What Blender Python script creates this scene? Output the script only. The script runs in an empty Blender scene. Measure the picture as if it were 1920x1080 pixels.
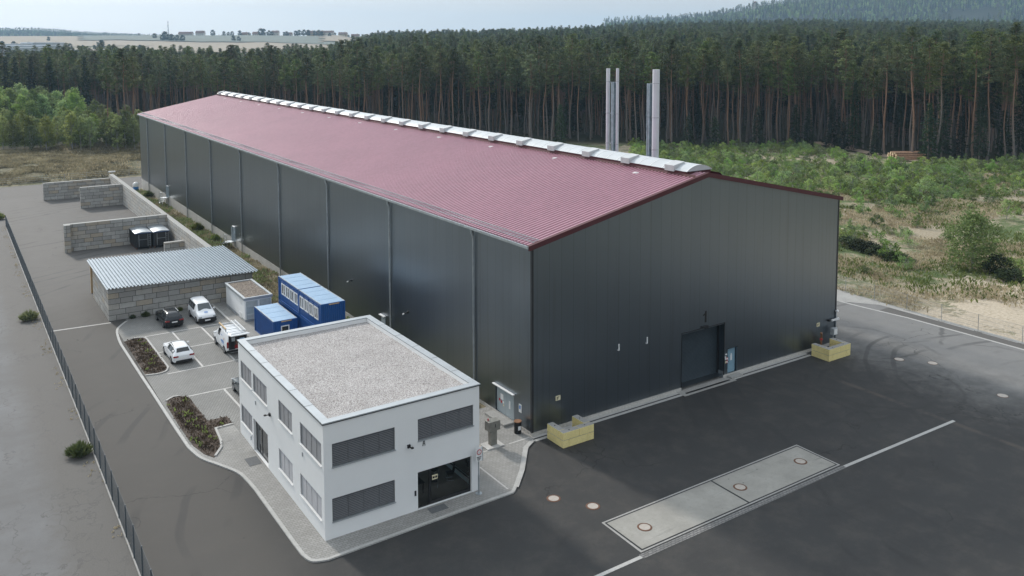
import bpy, bmesh, math, random
import numpy as np
from mathutils import Vector, Matrix
random.seed(7); rng = np.random.default_rng(11)
scene = bpy.context.scene
COL = scene.collection
R = math.radians
PI = math.pi

# ------------------------------------------------------------------ camera
CAM = np.array([-35.16884, -50.54546, 28.89862])
YAW, PITCH, ROLL = 0.584846, 0.0823857, -0.0021396
FOC, PCX, PCY = 1610.294, 960.0, 219.85
_fw = np.array([math.sin(YAW)*math.cos(PITCH), math.cos(YAW)*math.cos(PITCH), -math.sin(PITCH)])
_rt = np.array([math.cos(YAW), -math.sin(YAW), 0.0]); _up = np.cross(_rt, _fw)
_r2 = _rt*math.cos(ROLL)+_up*math.sin(ROLL); _u2 = -_rt*math.sin(ROLL)+_up*math.cos(ROLL)
FH = np.array([math.sin(YAW), math.cos(YAW)]); RH = np.array([math.cos(YAW), -math.sin(YAW)])
cd = bpy.data.cameras.new("camera"); co = bpy.data.objects.new("camera", cd); COL.objects.link(co)
co.matrix_world = Matrix(((_r2[0], _u2[0], -_fw[0], CAM[0]), (_r2[1], _u2[1], -_fw[1], CAM[1]),
                          (_r2[2], _u2[2], -_fw[2], CAM[2]), (0, 0, 0, 1)))
cd.sensor_width = 36.0; cd.lens = FOC/1920*36.0
cd.shift_x = 0.0; cd.shift_y = -(540-PCY)/1920
cd.clip_start = 0.5; cd.clip_end = 30000
scene.camera = co

def g(x, y):
    """level of the made ground: flat in front, falling gently towards the back"""
    return -0.0145*min(max(y-12.0, 0.0), 140.0)
def site(px, py):
    """where on the made ground a spot surveyed in the photograph lies"""
    d = _fw+_r2*(px-PCX)/FOC-_u2*(py-PCY)/FOC
    z = 0.0
    for _ in range(30):
        p = CAM+d*((z-CAM[2])/d[2]); z = g(p[0], p[1])
    return float(p[0]), float(p[1]), z
def DU(x, y):
    dx, dy = x-CAM[0], y-CAM[1]
    D = dx*FH[0]+dy*FH[1]
    return D, (dx*RH[0]+dy*RH[1])/np.maximum(D, 1.0)
def XY(u, D):
    return CAM[0]+D*(FH[0]+u*RH[0]), CAM[1]+D*(FH[1]+u*RH[1])

# ------------------------------------------------------------------ materials
def new_mat(name):
    m = bpy.data.materials.new(name); m.use_nodes = True
    nt = m.node_tree; b = nt.nodes["Principled BSDF"]
    return m, nt, b
def N(nt, typ, **kw):
    n = nt.nodes.new(typ)
    for k, v in kw.items():
        if k.startswith('i_'):
            n.inputs[k[2:].replace('_', ' ')].default_value = v
        else: setattr(n, k, v)
    return n
def L(nt, a, b): nt.links.new(a, b)
def coords(nt, world=False):
    if world: return N(nt, 'ShaderNodeNewGeometry').outputs['Position']
    return N(nt, 'ShaderNodeTexCoord').outputs['Object']
def noise(nt, vec, scale, detail=4, rough=.6):
    n = N(nt, 'ShaderNodeTexNoise'); n.inputs['Scale'].default_value = scale
    n.inputs['Detail'].default_value = detail; n.inputs['Roughness'].default_value = rough
    L(nt, vec, n.inputs['Vector']); return n.outputs['Fac']
def ramp(nt, fac, stops):
    r = N(nt, 'ShaderNodeValToRGB'); e = r.color_ramp.elements
    while len(e) < len(stops): e.new(.5)
    for el, (p, c) in zip(e, stops):
        el.position = p; el.color = tuple(c)+(1,) if len(c) == 3 else c
    L(nt, fac, r.inputs['Fac']); return r.outputs['Color']
def mixc(nt, fac, a, b, mode='MIX'):
    m = N(nt, 'ShaderNodeMix', data_type='RGBA', blend_type=mode)
    for sock, v in ((0, fac), (6, a), (7, b)):
        if hasattr(v, 'is_output'): L(nt, v, m.inputs[sock])
        else: m.inputs[sock].default_value = v if sock == 0 else (tuple(v)+(1,) if len(v) == 3 else v)
    return m.outputs[2]
def math_(nt, op, a, b=None, clamp=False):
    m = N(nt, 'ShaderNodeMath', operation=op); m.use_clamp = clamp
    for i, v in enumerate((a, b)):
        if v is None: continue
        if hasattr(v, 'is_output'): L(nt, v, m.inputs[i])
        else: m.inputs[i].default_value = v
    return m.outputs[0]
def maprange(nt, v, a, b, c=0., d=1., smooth=True):
    m = N(nt, 'ShaderNodeMapRange'); m.interpolation_type = 'SMOOTHSTEP' if smooth else 'LINEAR'
    L(nt, v, m.inputs[0])
    for i, q in enumerate((a, b, c, d)): m.inputs[i+1].default_value = q
    return m.outputs[0]
def bump(nt, b, h, strength=.3, dist=.02):
    n = N(nt, 'ShaderNodeBump'); n.inputs['Strength'].default_value = strength; n.inputs['Distance'].default_value = dist
    L(nt, h, n.inputs['Height']); L(nt, n.outputs[0], b.inputs['Normal'])
def M(name, col, rough=.6, metal=0., var=.25, scale=2., fine=None, bmp=0., spec=.5, world=False):
    """plain painted / metal / mineral surface with a little wear"""
    m, nt, b = new_mat(name); v = coords(nt, world)
    f = noise(nt, v, scale, 5)
    lo = tuple(c*(1-var) for c in col); hi = tuple(min(c*(1+var), .95) for c in col)
    c = ramp(nt, f, [(.3, lo), (.7, hi)])
    if fine:
        f2 = noise(nt, v, fine, 2); c = mixc(nt, .5, c, ramp(nt, f2, [(.35, lo), (.65, hi)]))
    L(nt, c, b.inputs['Base Color']); b.inputs['Roughness'].default_value = rough
    b.inputs['Metallic'].default_value = metal; b.inputs['Specular IOR Level'].default_value = spec
    if bmp: bump(nt, b, noise(nt, v, fine or scale*8, 3), bmp, .02)
    return m

def mat_cladding():
    m, nt, b = new_mat("anthracite_cladding"); v = coords(nt)
    s = N(nt, 'ShaderNodeSeparateXYZ'); L(nt, v, s.inputs[0])
    t = math_(nt, 'ADD', s.outputs[0], s.outputs[1])
    fr = math_(nt, 'FRACT', math_(nt, 'DIVIDE', math_(nt, 'ADD', t, 200.0), 1.12))
    d = math_(nt, 'ABSOLUTE', math_(nt, 'SUBTRACT', fr, .5))
    line = maprange(nt, d, .484, .494)
    fl = math_(nt, 'FLOOR', math_(nt, 'DIVIDE', math_(nt, 'ADD', t, 200.0), 1.12))
    wn = N(nt, 'ShaderNodeTexWhiteNoise', noise_dimensions='1D'); L(nt, fl, wn.inputs['W'])
    c = mixc(nt, wn.outputs['Value'], (.212, .246, .280), (.224, .258, .292))
    f = noise(nt, v, 5.0, 6, .7)
    c = mixc(nt, math_(nt, 'MULTIPLY', f, .5), c, (.24, .27, .298))
    mpv = N(nt, 'ShaderNodeMapping'); mpv.inputs['Scale'].default_value = (1.6, 1.6, .06); L(nt, v, mpv.inputs['Vector'])
    c = mixc(nt, maprange(nt, noise(nt, mpv.outputs[0], 1., 5, .6), .52, .75, 0, .35), c, (.18, .19, .20))
    c = mixc(nt, math_(nt, 'MULTIPLY', maprange(nt, math_(nt, 'ADD', s.outputs[2], math_(nt, 'MULTIPLY', f, 1.6)), 1.9, .8), .3), c, (.26, .245, .22))
    c = mixc(nt, math_(nt, 'MULTIPLY', line, .38), c, (.012, .013, .015))
    L(nt, c, b.inputs['Base Color']); b.inputs['Metallic'].default_value = .97
    r = maprange(nt, f, .3, .7, .31, .38); L(nt, r, b.inputs['Roughness'])
    b.inputs['Specular IOR Level'].default_value = .55
    h = math_(nt, 'ADD', math_(nt, 'MULTIPLY', line, -1.0), math_(nt, 'MULTIPLY', noise(nt, v, 14., 3), .35))
    bump(nt, b, h, .25, .02)
    return m
def mat_blocks(name, c1, c2, c3, warm, w=1.7, h=.6):
    m, nt, b = new_mat(name); v = coords(nt)
    s = N(nt, 'ShaderNodeSeparateXYZ'); L(nt, v, s.inputs[0])
    cb = N(nt, 'ShaderNodeCombineXYZ')
    L(nt, math_(nt, 'ADD', s.outputs[0], s.outputs[1]), cb.inputs[0]); L(nt, s.outputs[2], cb.inputs[1])
    br = N(nt, 'ShaderNodeTexBrick'); L(nt, cb.outputs[0], br.inputs['Vector'])
    br.inputs['Color1'].default_value = (0, 0, 0, 1); br.inputs['Color2'].default_value = (1, 1, 1, 1)
    br.inputs['Mortar'].default_value = (.5, .5, .5, 1)
    br.inputs['Scale'].default_value = 1.; br.inputs['Mortar Size'].default_value = .022; br.inputs['Mortar Smooth'].default_value = .2
    br.inputs['Brick Width'].default_value = w; br.inputs['Row Height'].default_value = h
    br.inputs['Bias'].default_value = 0.; br.offset = .37; br.squash = .72; br.squash_frequency = 3
    c = ramp(nt, br.outputs['Color'], [(.1, c1), (.4, c2), (.62, c3), (.9, warm)])
    f = noise(nt, v, 1.6, 6, .7); c = mixc(nt, maprange(nt, f, .35, .75, 0, .55), c, tuple(q*.55 for q in c1))
    f2 = noise(nt, v, 22., 3); c = mixc(nt, .35, c, mixc(nt, f2, tuple(q*.7 for q in c2), tuple(min(q*1.3, .9) for q in c3)))
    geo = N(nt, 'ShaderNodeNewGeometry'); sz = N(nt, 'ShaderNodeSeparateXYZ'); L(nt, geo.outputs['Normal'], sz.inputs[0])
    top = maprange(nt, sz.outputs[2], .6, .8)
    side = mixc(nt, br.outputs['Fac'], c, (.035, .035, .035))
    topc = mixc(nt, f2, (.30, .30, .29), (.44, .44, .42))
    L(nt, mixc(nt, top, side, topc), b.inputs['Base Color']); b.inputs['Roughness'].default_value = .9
    hh = math_(nt, 'ADD', math_(nt, 'MULTIPLY', br.outputs['Fac'], -1.), math_(nt, 'MULTIPLY', f2, .4))
    bump(nt, b, hh, .6, .03)
    return m
def mat_pavers(name, c1, c2, joint, w=.2, h=.2, world=True, mort=.012):
    m, nt, b = new_mat(name); v = coords(nt, world)
    br = N(nt, 'ShaderNodeTexBrick'); L(nt, v, br.inputs['Vector'])
    br.inputs['Color1'].default_value = tuple(c1)+(1,); br.inputs['Color2'].default_value = tuple(c2)+(1,)
    br.inputs['Mortar'].default_value = tuple(joint)+(1,); br.inputs['Scale'].default_value = 1.
    br.inputs['Mortar Size'].default_value = mort; br.inputs['Mortar Smooth'].default_value = .1
    br.inputs['Brick Width'].default_value = w; br.inputs['Row Height'].default_value = h
    f = noise(nt, v, .35, 6, .65); c = mixc(nt, maprange(nt, f, .35, .75, 0, .5), br.outputs['Color'], tuple(q*.6 for q in c1))
    f3 = noise(nt, v, 2.3, 5, .7); c = mixc(nt, maprange(nt, f3, .5, .8, 0, .35), c, (.13, .12, .10))
    L(nt, c, b.inputs['Base Color']); b.inputs['Roughness'].default_value = .85
    bump(nt, b, math_(nt, 'MULTIPLY', br.outputs['Fac'], -1.), .5, .01)
    return m
def mat_asphalt():
    m, nt, b = new_mat("asphalt"); v = coords(nt, True)
    s = N(nt, 'ShaderNodeSeparateXYZ'); L(nt, v, s.inputs[0])
    big = noise(nt, v, .06, 5, .6); mid = noise(nt, v, .5, 6, .7); fine = noise(nt, v, 30., 2); grit = noise(nt, v, 7., 4, .7)
    c = ramp(nt, big, [(.3, (.026, .027, .028)), (.7, (.038, .038, .038))])
    c = mixc(nt, maprange(nt, mid, .42, .70, 0, .75), c, (.066, .061, .055))
    md2 = noise(nt, v, .19, 5, .65); c = mixc(nt, maprange(nt, md2, .5, .7, 0, .6), c, (.022, .022, .023))
    # dusty haul road on the office side and worn grey yard at the back; right side worn, its sunlight painted in too
    dl = maprange(nt, math_(nt, 'ADD', s.outputs[0], math_(nt, 'MULTIPLY', mid, 3.)), -16.5, -20.5)
    c = mixc(nt, math_(nt, 'MULTIPLY', dl, .75), c, (.088, .079, .069))
    db = maprange(nt, math_(nt, 'ADD', s.outputs[1], math_(nt, 'MULTIPLY', big, 30.)), 50., 100.)
    c = mixc(nt, math_(nt, 'MULTIPLY', db, .8), c, mixc(nt, mid, (.115, .11, .103), (.19, .182, .172)))
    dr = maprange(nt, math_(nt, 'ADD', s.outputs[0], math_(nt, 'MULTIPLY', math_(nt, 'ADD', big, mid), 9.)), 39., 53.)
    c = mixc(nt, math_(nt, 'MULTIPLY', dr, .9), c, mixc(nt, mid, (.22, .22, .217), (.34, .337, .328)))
    # tyre arcs: thin darker curves
    wv = N(nt, 'ShaderNodeTexWave', wave_type='RINGS', rings_direction='Z'); mp = N(nt, 'ShaderNodeMapping')
    mp.inputs['Location'].default_value = (-44., 22., 0.); L(nt, v, mp.inputs['Vector']); L(nt, mp.outputs[0], wv.inputs['Vector'])
    wv.inputs['Scale'].default_value = .12; wv.inputs['Distortion'].default_value = 14.; wv.inputs['Detail'].default_value = 3.; wv.inputs['Detail Scale'].default_value = .25
    ty = math_(nt, 'MULTIPLY', maprange(nt, wv.outputs['Fac'], .86, .98), maprange(nt, noise(nt, v, .09, 3), .50, .62))
    c = mixc(nt, math_(nt, 'MULTIPLY', ty, .55), c, (.022, .022, .024))
    # turning circles of lorries, and the lengthwise paving seam
    flat = N(nt, 'ShaderNodeCombineXYZ'); L(nt, s.outputs[0], flat.inputs[0]); L(nt, s.outputs[1], flat.inputs[1])
    wob = math_(nt, 'MULTIPLY', math_(nt, 'SUBTRACT', noise(nt, v, .25, 3), .5), 2.2)
    for (ax, ay, ar, am) in ((30., -8.5, 4.6, .5), (30.4, -8.7, 6.3, .4), (34., -2.5, 9.0, .32), (38., -13., 10.5, .32), (12., -7., 10., .45), (13., -7.4, 11.8, .4), (21., -24., 12., .5), (20.5, -24.5, 13.9, .4), (-2., -20., 9., .35), (41., 6., 12., .5)):
        dd = N(nt, 'ShaderNodeVectorMath', operation='DISTANCE'); L(nt, flat.outputs[0], dd.inputs[0]); dd.inputs[1].default_value = (ax, ay, 0)
        e = math_(nt, 'ABSOLUTE', math_(nt, 'SUBTRACT', math_(nt, 'ADD', dd.outputs['Value'], wob), ar))
        msk = maprange(nt, noise(nt, v, .10+.01*ar, 3), .42, .60)
        c = mixc(nt, math_(nt, 'MULTIPLY', math_(nt, 'MULTIPLY', maprange(nt, e, .34, .05), msk), am), c, (.016, .016, .017))
    se = math_(nt, 'ABSOLUTE', math_(nt, 'SUBTRACT', math_(nt, 'ADD', s.outputs[0], math_(nt, 'MULTIPLY', wob, .12)), 28.3))
    c = mixc(nt, math_(nt, 'MULTIPLY', math_(nt, 'MULTIPLY', maprange(nt, se, .45, .05), maprange(nt, mid, .35, .6)), math_(nt, 'MULTIPLY', maprange(nt, s.outputs[1], -4., -7.), .6)), c, (.12, .098, .078))
    for (px_, lo_) in ((10.2, -46.), (-9.6, -46.)):
        se = math_(nt, 'ABSOLUTE', math_(nt, 'SUBTRACT', s.outputs[0], px_))
        c = mixc(nt, math_(nt, 'MULTIPLY', maprange(nt, se, .05, .02), math_(nt, 'MULTIPLY', maprange(nt, s.outputs[1], -16., -17.), .4)), c, (.015, .015, .015))
    spot = maprange(nt, noise(nt, v, 1.1, 2), .72, .77); c = mixc(nt, math_(nt, 'MULTIPLY', spot, .6), c, (.02, .02, .02))
    c = mixc(nt, .35, c, mixc(nt, fine, (.016, .016, .016), (.098, .097, .094)))
    c = mixc(nt, maprange(nt, grit, .55, .8, 0, .3), c, (.085, .082, .078))
    cr = N(nt, 'ShaderNodeTexVoronoi', feature='DISTANCE_TO_EDGE'); cr.inputs['Scale'].default_value = .07
    wc = N(nt, 'ShaderNodeVectorMath', operation='ADD'); nv = N(nt, 'ShaderNodeTexNoise'); nv.inputs['Scale'].default_value = .35; nv.inputs['Detail'].default_value = 5
    L(nt, v, nv.inputs['Vector']); sc = N(nt, 'ShaderNodeVectorMath', operation='SCALE'); sc.inputs['Scale'].default_value = 5.
    L(nt, nv.outputs['Color'], sc.inputs[0]); L(nt, v, wc.inputs[0]); L(nt, sc.outputs[0], wc.inputs[1]); L(nt, wc.outputs[0], cr.inputs['Vector'])
    ck = math_(nt, 'MULTIPLY', maprange(nt, cr.outputs['Distance'], .0045, .0015), maprange(nt, noise(nt, v, .08, 2), .5, .6))
    c = mixc(nt, math_(nt, 'MULTIPLY', ck, .6), c, (.018, .018, .018))
    L(nt, c, b.inputs['Base Color']); b.inputs['Roughness'].default_value = .82; b.inputs['Specular IOR Level'].default_value = .35
    bump(nt, b, math_(nt, 'ADD', fine, math_(nt, 'MULTIPLY', mid, .5)), .35, .01)
    return m
def mat_slab():
    m, nt, b = new_mat("scale_deck_concrete"); v = coords(nt, True)
    f = noise(nt, v, .4, 5, .65); f2 = noise(nt, v, 3., 5, .7); fine = noise(nt, v, 25., 2)
    c = ramp(nt, f, [(.3, (.25, .243, .22)), (.55, (.33, .32, .29)), (.75, (.40, .39, .36))])
    c = mixc(nt, maprange(nt, f2, .5, .75, 0, .4), c, (.19, .18, .155))
    mp = N(nt, 'ShaderNodeMapping'); mp.inputs['Rotation'].default_value = (0, 0, .9); mp.inputs['Scale'].default_value = (.35, 3.2, 1); L(nt, v, mp.inputs['Vector'])
    st = math_(nt, 'MULTIPLY', maprange(nt, noise(nt, mp.outputs[0], 1., 3), .55, .7), maprange(nt, noise(nt, v, .22, 2), .5, .62))
    c = mixc(nt, math_(nt, 'MULTIPLY', st, .55), c, (.12, .12, .115))
    sp_ = maprange(nt, noise(nt, v, 1.25, 2, .4), .71, .745); c = mixc(nt, math_(nt, 'MULTIPLY', sp_, .85), c, (.05, .052, .045))
    c = mixc(nt, .2, c, mixc(nt, fine, (.12, .12, .11), (.40, .39, .36)))
    L(nt, c, b.inputs['Base Color']); b.inputs['Roughness'].default_value = .85; bump(nt, b, fine, .15, .01)
    return m
def mat_oldroad():
    m, nt, b = new_mat("weathered_concrete_road"); v = coords(nt, True)
    big = noise(nt, v, .12, 6, .65); mid = noise(nt, v, .9, 6, .75); fine = noise(nt, v, 16., 3)
    c = ramp(nt, big, [(.3, (.082, .081, .079)), (.52, (.125, .127, .130)), (.7, (.172, .178, .186))])
    c = mixc(nt, maprange(nt, mid, .5, .72, 0, .7), c, (.088, .080, .072))
    s = N(nt, 'ShaderNodeSeparateXYZ'); L(nt, v, s.inputs[0])
    ed = maprange(nt, math_(nt, 'ADD', s.outputs[0], math_(nt, 'MULTIPLY', mid, 1.6)), -31.2, -28.9)
    c = mixc(nt, math_(nt, 'MULTIPLY', ed, .9), c, mixc(nt, fine, (.045, .040, .033), (.115, .104, .090)))
    mp = N(nt, 'ShaderNodeMapping'); mp.inputs['Scale'].default_value = (.7, .22, 1); L(nt, v, mp.inputs['Vector'])
    cr = N(nt, 'ShaderNodeTexVoronoi', feature='DISTANCE_TO_EDGE'); cr.inputs['Scale'].default_value = .6
    nv = N(nt, 'ShaderNodeTexNoise'); nv.inputs['Scale'].default_value = .8; nv.inputs['Detail'].default_value = 6; L(nt, v, nv.inputs['Vector'])
    sc = N(nt, 'ShaderNodeVectorMath', operation='SCALE'); sc.inputs['Scale'].default_value = 2.2; L(nt, nv.outputs['Color'], sc.inputs[0])
    wc = N(nt, 'ShaderNodeVectorMath', operation='ADD'); L(nt, mp.outputs[0], wc.inputs[0]); L(nt, sc.outputs[0], wc.inputs[1]); L(nt, wc.outputs[0], cr.inputs['Vector'])
    ck = math_(nt, 'MULTIPLY', maprange(nt, cr.outputs['Distance'], .03, .008), maprange(nt, big, .40, .55))
    c = mixc(nt, math_(nt, 'MULTIPLY', ck, .8), c, (.045, .042, .038))
    c = mixc(nt, .3, c, mixc(nt, fine, (.07, .07, .07), (.22, .22, .22)))
    L(nt, c, b.inputs['Base Color']); b.inputs['Roughness'].default_value = .85
    bump(nt, b, math_(nt, 'ADD', fine, mid), .4, .02)
    return m
def mat_gravel(name, cols, sc=9.):
    m, nt, b = new_mat(name); v = coords(nt, True)
    vo = N(nt, 'ShaderNodeTexVoronoi'); vo.inputs['Scale'].default_value = sc; L(nt, v, vo.inputs['Vector'])
    s = N(nt, 'ShaderNodeSeparateColor'); L(nt, vo.outputs['Color'], s.inputs[0])
    c = ramp(nt, s.outputs[0], [(i/(len(cols)-1), q) for i, q in enumerate(cols)])
    f = noise(nt, v, .5, 5); c = mixc(nt, maprange(nt, f, .45, .75, 0, .3), c, tuple(q*.7 for q in cols[0]))
    c = mixc(nt, maprange(nt, vo.outputs['Distance'], .45, .75, 0, .7), c, tuple(q*.35 for q in cols[0]))
    L(nt, c, b.inputs['Base Color']); b.inputs['Roughness'].default_value = .9
    bump(nt, b, math_(nt, 'MULTIPLY', vo.outputs['Distance'], -1.), .9, .06)
    return m
def mat_terrain():
    m, nt, b = new_mat("heath_ground"); v = coords(nt, True)
    at = N(nt, 'ShaderNodeAttribute', attribute_name='zone'); s = N(nt, 'ShaderNodeSeparateColor'); L(nt, at.outputs['Color'], s.inputs[0])
    big = noise(nt, v, .05, 6, .65); mid = noise(nt, v, .35, 6, .7); fine = noise(nt, v, 3.5, 5, .75)
    dry = ramp(nt, fine, [(.3, (.19, .155, .105)), (.5, (.34, .29, .21)), (.7, (.48, .43, .34))])
    green = ramp(nt, fine, [(.3, (.05, .075, .03)), (.55, (.11, .15, .06)), (.75, (.20, .22, .11))])
    c = mixc(nt, maprange(nt, math_(nt, 'ADD', big, math_(nt, 'MULTIPLY', mid, .6)), .74, .90), dry, green)
    c = mixc(nt, maprange(nt, mid, .60, .72, 0, .7), c, (.085, .06, .045))
    sand = ramp(nt, fine, [(.3, (.36, .30, .22)), (.6, (.55, .48, .38))])
    sf = maprange(nt, math_(nt, 'ADD', math_(nt, 'MULTIPLY', s.outputs[1], 1.), math_(nt, 'MULTIPLY', math_(nt, 'SUBTRACT', mid, .5), 3.4)), .42, .60)
    c = mixc(nt, sf, c, sand)
    heath = ramp(nt, fine, [(.3, (.10, .09, .06)), (.55, (.20, .18, .118)), (.75, (.32, .29, .205))])
    heath = mixc(nt, maprange(nt, mid, .45, .6, 0, .6), heath, (.05, .06, .025))
    c = mixc(nt, s.outputs[2], c, heath)
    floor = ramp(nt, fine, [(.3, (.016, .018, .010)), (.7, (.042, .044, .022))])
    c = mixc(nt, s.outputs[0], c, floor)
    L(nt, c, b.inputs['Base Color']); b.inputs['Roughness'].default_value = .95; b.inputs['Specular IOR Level'].default_value = .15
    bump(nt, b, math_(nt, 'ADD', fine, math_(nt, 'MULTIPLY', mid, 2.)), .8, .15)
    return m
def mat_leaf(name, c1, c2, c3, sc=.55, trans=.25, vary=True):
    m, nt, b = new_mat(name); v = coords(nt)
    oi = N(nt, 'ShaderNodeObjectInfo')
    f = noise(nt, v, sc, 3); f2 = noise(nt, v, sc*7, 2)
    c = ramp(nt, f, [(.33, c1), (.52, c2), (.72, c3)])
    c = mixc(nt, maprange(nt, f2, .4, .7, 0, .5), c, c3)
    hs = N(nt, 'ShaderNodeHueSaturation'); L(nt, c, hs.inputs['Color'])
    rnd = oi.outputs['Random'] if vary else math_(nt, 'MULTIPLY', oi.outputs['Random'], 0.)
    L(nt, maprange(nt, rnd, 0, 1, .47 if vary else .5, .515, False), hs.inputs['Hue'])
    rv = math_(nt, 'FRACT', math_(nt, 'MULTIPLY', rnd, 7.31))
    L(nt, maprange(nt, rv, 0, 1, .55 if vary else 1., 1.5, False), hs.inputs['Value'])
    rs = math_(nt, 'FRACT', math_(nt, 'MULTIPLY', rnd, 13.7))
    L(nt, maprange(nt, rs, 0, 1, .75 if vary else 1., 1.1, False), hs.inputs['Saturation'])
    L(nt, hs.outputs[0], b.inputs['Base Color']); b.inputs['Roughness'].default_value = .7
    b.inputs['Specular IOR Level'].default_value = .2
    if trans:
        tr = N(nt, 'ShaderNodeBsdfTranslucent'); L(nt, hs.outputs[0], tr.inputs['Color'])
        mx = N(nt, 'ShaderNodeMixShader'); mx.inputs[0].default_value = trans
        L(nt, b.outputs[0], mx.inputs[1]); L(nt, tr.outputs[0], mx.inputs[2])
        L(nt, mx.outputs[0], nt.nodes['Material Output'].inputs['Surface'])
    return m
def mat_bark():
    m, nt, b = new_mat("pine_bark"); v = coords(nt)
    s = N(nt, 'ShaderNodeSeparateXYZ'); L(nt, v, s.inputs[0])
    mp = N(nt, 'ShaderNodeMapping'); mp.inputs['Scale'].default_value = (6, 6, 1.2); L(nt, v, mp.inputs['Vector'])
    f = noise(nt, mp.outputs[0], 1., 5, .7)
    lo = ramp(nt, f, [(.3, (.10, .088, .08)), (.7, (.22, .195, .175))])
    hi = ramp(nt, f, [(.3, (.15, .085, .052)), (.7, (.29, .17, .11))])
    oi = N(nt, 'ShaderNodeObjectInfo')
    k = maprange(nt, math_(nt, 'ADD', s.outputs[2], math_(nt, 'MULTIPLY', oi.outputs['Random'], 16.)), 10., 24.)
    L(nt, mixc(nt, k, lo, hi), b.inputs['Base Color']); b.inputs['Roughness'].default_value = .9
    return m
def glass_mat(name, tint=(.8, .9, .92), alpha=.25):
    m, nt, b = new_mat(name)
    gl = N(nt, 'ShaderNodeBsdfGlossy'); gl.inputs['Roughness'].default_value = .03
    tr = N(nt, 'ShaderNodeBsdfTransparent'); tr.inputs['Color'].default_value = tuple(tint)+(1,)
    fr = N(nt, 'ShaderNodeFresnel'); fr.inputs['IOR'].default_value = 1.5
    mx = N(nt, 'ShaderNodeMixShader'); L(nt, math_(nt, 'ADD', fr.outputs[0], .02), mx.inputs[0])
    L(nt, tr.outputs[0], mx.inputs[1]); L(nt, gl.outputs[0], mx.inputs[2])
    L(nt, mx.outputs[0], nt.nodes['Material Output'].inputs['Surface'])
    return m

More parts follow.
